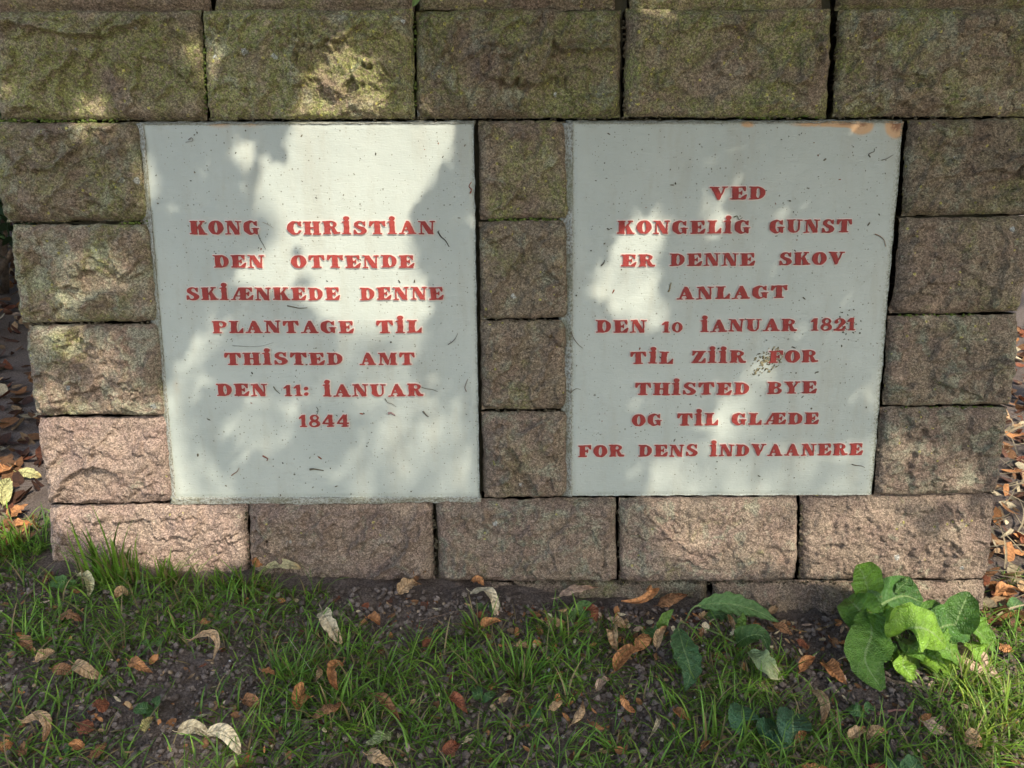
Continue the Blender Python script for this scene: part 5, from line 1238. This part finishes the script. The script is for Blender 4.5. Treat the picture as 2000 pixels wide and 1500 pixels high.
# (polygon, openness)
LIT = [
 (WALLP([(592, 165), (622, 122), (665, 106), (712, 124), (745, 190), (760, 236), (886, 236), (884, 285), (866, 320), (832, 362), (800, 410), (794, 450), (806, 500), (824, 556), (846, 606), (800, 640), (720, 640), (648, 628), (632, 600), (600, 590), (560, 556), (510, 560), (458, 548), (466, 520), (506, 494), (528, 468), (532, 420), (530, 360), (516, 330), (532, 308), (580, 322), (582, 240)]), .95),
 (WALLP(ep(475, 300, 19, 21)), .9), (WALLP(ep(510, 386, 16, 30)), .45), (WALLP([(262, 290), (292, 310), (306, 350), (298, 392), (280, 400)]), .8),
 (WALLP([(140, 235), (150, 196), (178, 182), (208, 196), (218, 236), (214, 262), (150, 262)]), .95), (WALLP([(352, 88), (392, 76), (428, 96), (424, 146), (392, 156), (366, 120)]), .8),
 (WALLP(ep(1290, 8, 36, 14)), .8),
 (WALLP([(112, 600), (122, 526), (160, 504), (240, 520), (246, 560), (190, 566), (170, 600), (130, 612)]), .75),
 (WALLP([(60, 640), (130, 640), (190, 672), (250, 690), (262, 740), (200, 740), (150, 700), (84, 672)]), .8),
 (WALLP([(62, 782), (110, 760), (180, 790), (240, 772), (330, 768), (345, 860), (352, 960), (420, 1000), (478, 1000), (480, 1090), (400, 1120), (300, 1110), (200, 1060), (120, 1030), (90, 990), (70, 880)]), .97),
 (WALLP([(452, 620), (432, 668), (400, 700), (392, 744), (374, 790), (344, 780), (350, 720), (372, 676), (410, 640)]), .5),
 (WALLP([(330, 800), (372, 810), (392, 880), (430, 940), (480, 976), (340, 985)]), .26),
 (WALLP([(470, 790), (520, 770), (575, 790), (590, 840), (540, 872), (480, 876), (440, 850)]), .28),
 (WALLP([(660, 640), (760, 640), (840, 640), (800, 720), (830, 780), (900, 820), (925, 880), (915, 975), (700, 975), (650, 940), (700, 860), (720, 800), (640, 790), (620, 760), (660, 710)]), .20),
 (WALLP([(760, 790), (880, 780), (925, 880), (905, 960), (800, 940), (740, 880)]), .38),
 (WALLP([(1282, 405), (1304, 440), (1284, 500), (1266, 545), (1284, 590), (1318, 628), (1210, 616), (1166, 570), (1186, 516), (1226, 458)]), .9),
 (WALLP([(1368, 380), (1410, 372), (1426, 430), (1384, 440)]), .25),
 (WALLP([(1500, 690), (1520, 740), (1480, 800), (1500, 860), (1600, 880), (1704, 860), (1704, 1000), (1560, 975), (1270, 975), (1280, 900), (1340, 870), (1400, 860), (1404, 800), (1430, 750)]), .28),
 (WALLP([(1440, 730), (1490, 720), (1485, 790), (1440, 810), (1415, 860), (1400, 800)]), .6),
 (WALLP([(1700, 720), (1735, 715), (1735, 790), (1700, 790)]), .35),
 (WALLP([(1712, 880), (1760, 852), (1830, 880), (1910, 880), (1905, 972), (1712, 980)]), .75),
 (WALLP([(1265, 980), (1500, 976), (1560, 980), (1562, 1130), (1500, 1100), (1400, 1120), (1300, 1080)]), .6),
 (WALLP([(1566, 978), (1720, 976), (1760, 1010), (1790, 1070), (1800, 1130), (1700, 1140), (1620, 1130), (1566, 1090)]), .95),
 (WALLP([(1880, 1040), (1940, 1000), (1936, 1140), (1860, 1150)]), .5),
 (WALLP([(1955, 600), (2100, 560), (2100, 420), (2300, 400), (2200, 1000), (1960, 1200), (1930, 1200)]), .0),
 (GRNP([(-40, 905), (86, 880), (96, 1010), (60, 1050), (-40, 1070)]), .95),
 (GRNP([(1940, 640), (2060, 560), (2200, 700), (2160, 1310), (1990, 1330), (1930, 1290), (1928, 1215), (1950, 1000)]), .99),
 (GRNP([(1640, 1120), (1700, 1080), (1830, 1150), (1925, 1180), (1940, 1250), (1930, 1330), (1850, 1350), (1760, 1330), (1700, 1290), (1640, 1230)]), .85),
 (GRNP([(1850, 1280), (2060, 1260), (2060, 1520), (1960, 1520), (1900, 1440), (1850, 1380)]), .99),
 (GRNP([(960, 1350), (1060, 1330), (1100, 1400), (990, 1430)]), .0),
 (GRNP([(1480, 1290), (1560, 1300), (1540, 1350), (1470, 1340)]), .35), (GRNP([(300, 1410), (470, 1400), (500, 1480), (340, 1520)]), .25),
]
DARK = [WALLP(ep(577, 480, 17, 24)), WALLP(ep(592, 548, 22, 16)), WALLP([(540, 236), (581, 236), (581, 322), (550, 316), (528, 302), (500, 318), (490, 280)]), WALLP([(640, 645), (664, 645), (690, 700), (660, 740), (600, 720), (560, 680)])]
def inside(pt, poly):
    x, y = pt[:, 0], pt[:, 1]; c = np.zeros(len(pt), bool); n = len(poly); j = n - 1
    for i in range(n):
        xi, yi = poly[i]; xj, yj = poly[j]
        c ^= ((yi > y) != (yj > y)) & (x < (xj - xi) * (y - yi) / (yj - yi + 1e-12) + xi); j = i
    return c
def openness(pt):
    o = np.zeros(len(pt))
    for poly, k in LIT:
        if k > 0: o = np.maximum(o, inside(pt, poly) * k)
    for poly in DARK: o = np.where(inside(pt, poly), 0, o)
    return o
corners = np.vstack([WALLP([(-80, -80), (2080, -80), (2080, 700), (-80, 700)]), GRNP([(-120, 860), (2120, 860), (-120, 1560), (2120, 1560), (0, 640), (2060, 640)])])
lo, hi = corners.min(0), corners.max(0)
print('sun-plane extents', lo, hi)
frame_rect = (lo, hi)
def canopy_leaves(n, size, margin, zlo, zhi, ntest=9, pk=1.0):
    p = rng.uniform(lo - margin, hi + margin, (n, 2))
    ang = rng.uniform(0, 6.28, n); worst = np.zeros(n)
    for k in range(ntest):
        a = ang + 6.283 * k / (ntest - 1); r_ = (0 if k == 0 else .62) * size
        worst = np.maximum(worst, openness(p + np.stack([np.cos(a) * r_, np.sin(a) * r_], 1)))
    outside = np.maximum(np.maximum(lo - p, p - hi).max(1), 0)
    gap = sstep(.15, .35, pn(p[:, 0] * 3.1, p[:, 1] * 3.1, 40)) * (outside > .12)
    if size > .02: q = np.where(worst > 0, 0.0, 1.0)
    else: q = np.where(worst > 0, np.minimum(1, -np.log(np.maximum(np.where(worst > .92, 1, worst), 1e-3)) / DENS), 1.0)
    keep = (rng.random(n) < q * (1 - gap)) & (rng.random(n) < np.where(outside > 0, .55, 1.0) * pk)
    p, ang = p[keep], ang[keep]; n = len(p)
    # lift each along the sun ray to a height in the crown: P = a e1 + b e2 + t SUN
    z = rng.uniform(zlo, zhi, n) + np.where((worst[keep] > 0) & (worst[keep] < .92), 2.2, 0); t = (z - p[:, 1] * e2[2] - p[:, 0] * e1[2]) / SUN[2]
    C = p[:, :1] * e1 + p[:, 1:] * e2 + t[:, None] * SUN
    return C, ang, n
parts = []
def leaf_cards(C, ang, size, col):
    n = len(C)
    nr = unit(SUN)[None] + rng.normal(0, .38, (n, 3)); nr /= np.linalg.norm(nr, axis=1)[:, None]
    a = np.cos(ang)[:, None] * e1 + np.sin(ang)[:, None] * e2; a = a - nr * np.sum(a * nr, 1)[:, None]; a /= np.linalg.norm(a, axis=1)[:, None]
    b = np.cross(nr, a); s = size * rng.uniform(.75, 1.2, n)[:, None]
    pr = [(-1, 0, .0), (-.35, .68, .1), (.55, .55, .06), (1.15, 0, -.1), (.55, -.55, .06), (-.35, -.68, .1)]
    V = np.stack([C + a * (x_ * s) + b * (y_ * s) + nr * (z_ * s) for x_, y_, z_ in pr], 1)
    f = [(0, 3, 2, 1), (0, 5, 4, 3)]
    Fc = (np.array(f)[None] + (np.arange(n) * 6)[:, None, None]).reshape(-1, 4)
    cols = np.repeat(np.array(col)[None] * rng.uniform(.7, 1.3, (n, 1)), 6, 0)
    return V.reshape(-1, 3), Fc, cols
Vs, Fs, Cs, off = [], [], [], 0
DENS = sum(n * 1.45 * z ** 2 / np.prod(hi - lo + 2 * m) for n, z, m in ((90000, .013, .06),)); print('leaf cover', DENS)
for (n, size, mg, zl, zh, nt_, pk) in ((26000, .044, 1.5, ZOFF + 2.0, ZOFF + 4.2, 11, 1.0), (40000, .024, .35, ZOFF + 1.2, ZOFF + 2.7, 9, 1.0), (90000, .013, .06, ZOFF + .85, ZOFF + 1.9, 7, 1.0)):
    C, ang, k = canopy_leaves(n, size, mg, zl, zh, nt_, pk); V, Fc, cc = leaf_cards(C, ang, size, (.055, .11, .022))
    Vs.append(V); Fs.append(Fc + off); Cs.append(cc); off += len(V); print('canopy', k)
CTR = np.array((0.9, -1.4, ZOFF + 1.5))
TB = np.array((4.1, -2.0, float(gz0(2.5))))
tree = thing('linden_tree', 'linden tree standing behind the viewer whose crown is shaped to cast the dapples on the wall', 'tree', TB)
cme = mesh_np('crown', np.vstack(Vs) - TB, np.vstack(Fs), [CANOPY], False); add_col_attr(cme, 'tint', np.vstack(Cs)); o = link('crown', cme, tree); o['kind'] = 'stuff'
def tr_part(name, pts, r0, r1, col=(.16, .12, .09), n=14, sides=9):
    sp = smooth_pts(pts, n); V, Fc = tube(sp, np.linspace(r0, r1, n), sides); me = mesh_np(name, np.array(V) - TB, Fc, [BARK], True); colored(me, col); return link(name, me, tree)
tr_part('trunk', [TB + np.array((0, 0, -.1)), TB + np.array((-.03, .02, 1.2)), TB + np.array((.03, .06, 2.6)), TB + np.array((.1, .0, 5.0))], .19, .09)
def shade_branch(p0, p1, p2):
    tr_part('branch', [p0, p1, p2], .030, .006, n=12, sides=6)
shade_branch(TB + np.array((0, .05, 2.9)), np.array((3.6, -2.3, ZOFF + 2.7)), np.array((3.1, -2.2, ZOFF + 3.0)))
shade_branch(TB + np.array((0, .05, 3.2)), np.array((3.3, -3.2, ZOFF + 3.6)), np.array((2.9, -3.9, ZOFF + 4.2)))
shade_branch(TB + np.array((0, .05, 3.05)), np.array((3.8, -2.6, ZOFF + 3.4)), np.array((3.5, -3.4, ZOFF + 4.3)))

# ------------------------------------------------------------------ evergreen shrubs behind the wall
def shrub(cx, cy, rx, ry, hgt, n, label, group='evergreen shrubs behind the wall', low=.02):
    z0 = float(gz0(cx)); base = np.array((cx, cy, z0)); t = thing('evergreen_shrub', label, 'shrub', base, group)
    d = rng.normal(size=(n, 3)); d /= np.linalg.norm(d, axis=1)[:, None]; rr = rng.random(n) ** .35
    lob = 1 + .28 * pn(d[:, 0] * 2.2, d[:, 1] * 2.2, d[:, 2] * 2.2 + cx)
    P = d * rr[:, None] * lob[:, None] * np.array((rx, ry, hgt / 2)) + np.array((0, 0, hgt * .48)); P = P[P[:, 2] > low + .12 * pn(P[:, 0] * 3, P[:, 1] * 3, 2.0)[...]]; n = len(P)
    a = rng.normal(size=(n, 3)); a /= np.linalg.norm(a, axis=1)[:, None]; b = np.cross(a, rng.normal(size=(n, 3))); b /= np.linalg.norm(b, axis=1)[:, None]
    s = rng.uniform(.02, .042, n)[:, None]
    V = np.stack([P - a * s, P + b * s * .45, P + a * s, P - b * s * .45], 1).reshape(-1, 3)
    me = mesh_np('foliage', V, np.arange(4 * n).reshape(-1, 4), [CANOPY]); add_col_attr(me, 'tint', np.repeat(np.array((.022, .045, .014))[None] * rng.uniform(.5, 1.4, (n, 1)), 4, 0))
    o = link('foliage', me, t); o['kind'] = 'stuff'
    for k in range(4):
        e = P[rng.integers(0, n)]; V2, F2 = tube(smooth_pts([(rng.normal() * .05, rng.normal() * .05, -.03), (e[0] * .3, e[1] * .3, e[2] * .5), e], 8), np.linspace(.018, .004, 8), 6)
        m2 = mesh_np('stem', np.array(V2), F2, [BARK], True); colored(m2, (.10, .075, .055)); link('stem', m2, t)
shrub(-2.9, 3.6, 1.5, 1.2, 2.6, 14000, 'dark evergreen shrub behind the left end of the wall, in deep shade')
shrub(-2.15, 1.75, 1.15, 1.3, 2.3, 26000, 'smaller dark shrub added just behind the wall to block sky light, hidden mostly by its left end', low=.26)  # lifted shrub, added to keep sky light off the left litter
shrub(0.6, 3.4, 1.6, 1.2, 2.4, 12000, 'dark evergreen shrub behind the middle of the wall')
shrub(3.6, 4.2, 1.5, 1.2, 2.4, 9000, 'dark evergreen shrub behind the right end of the wall')

print('tris', sum(len(o.data.polygons) for o in COL.objects if o.type == 'MESH'))
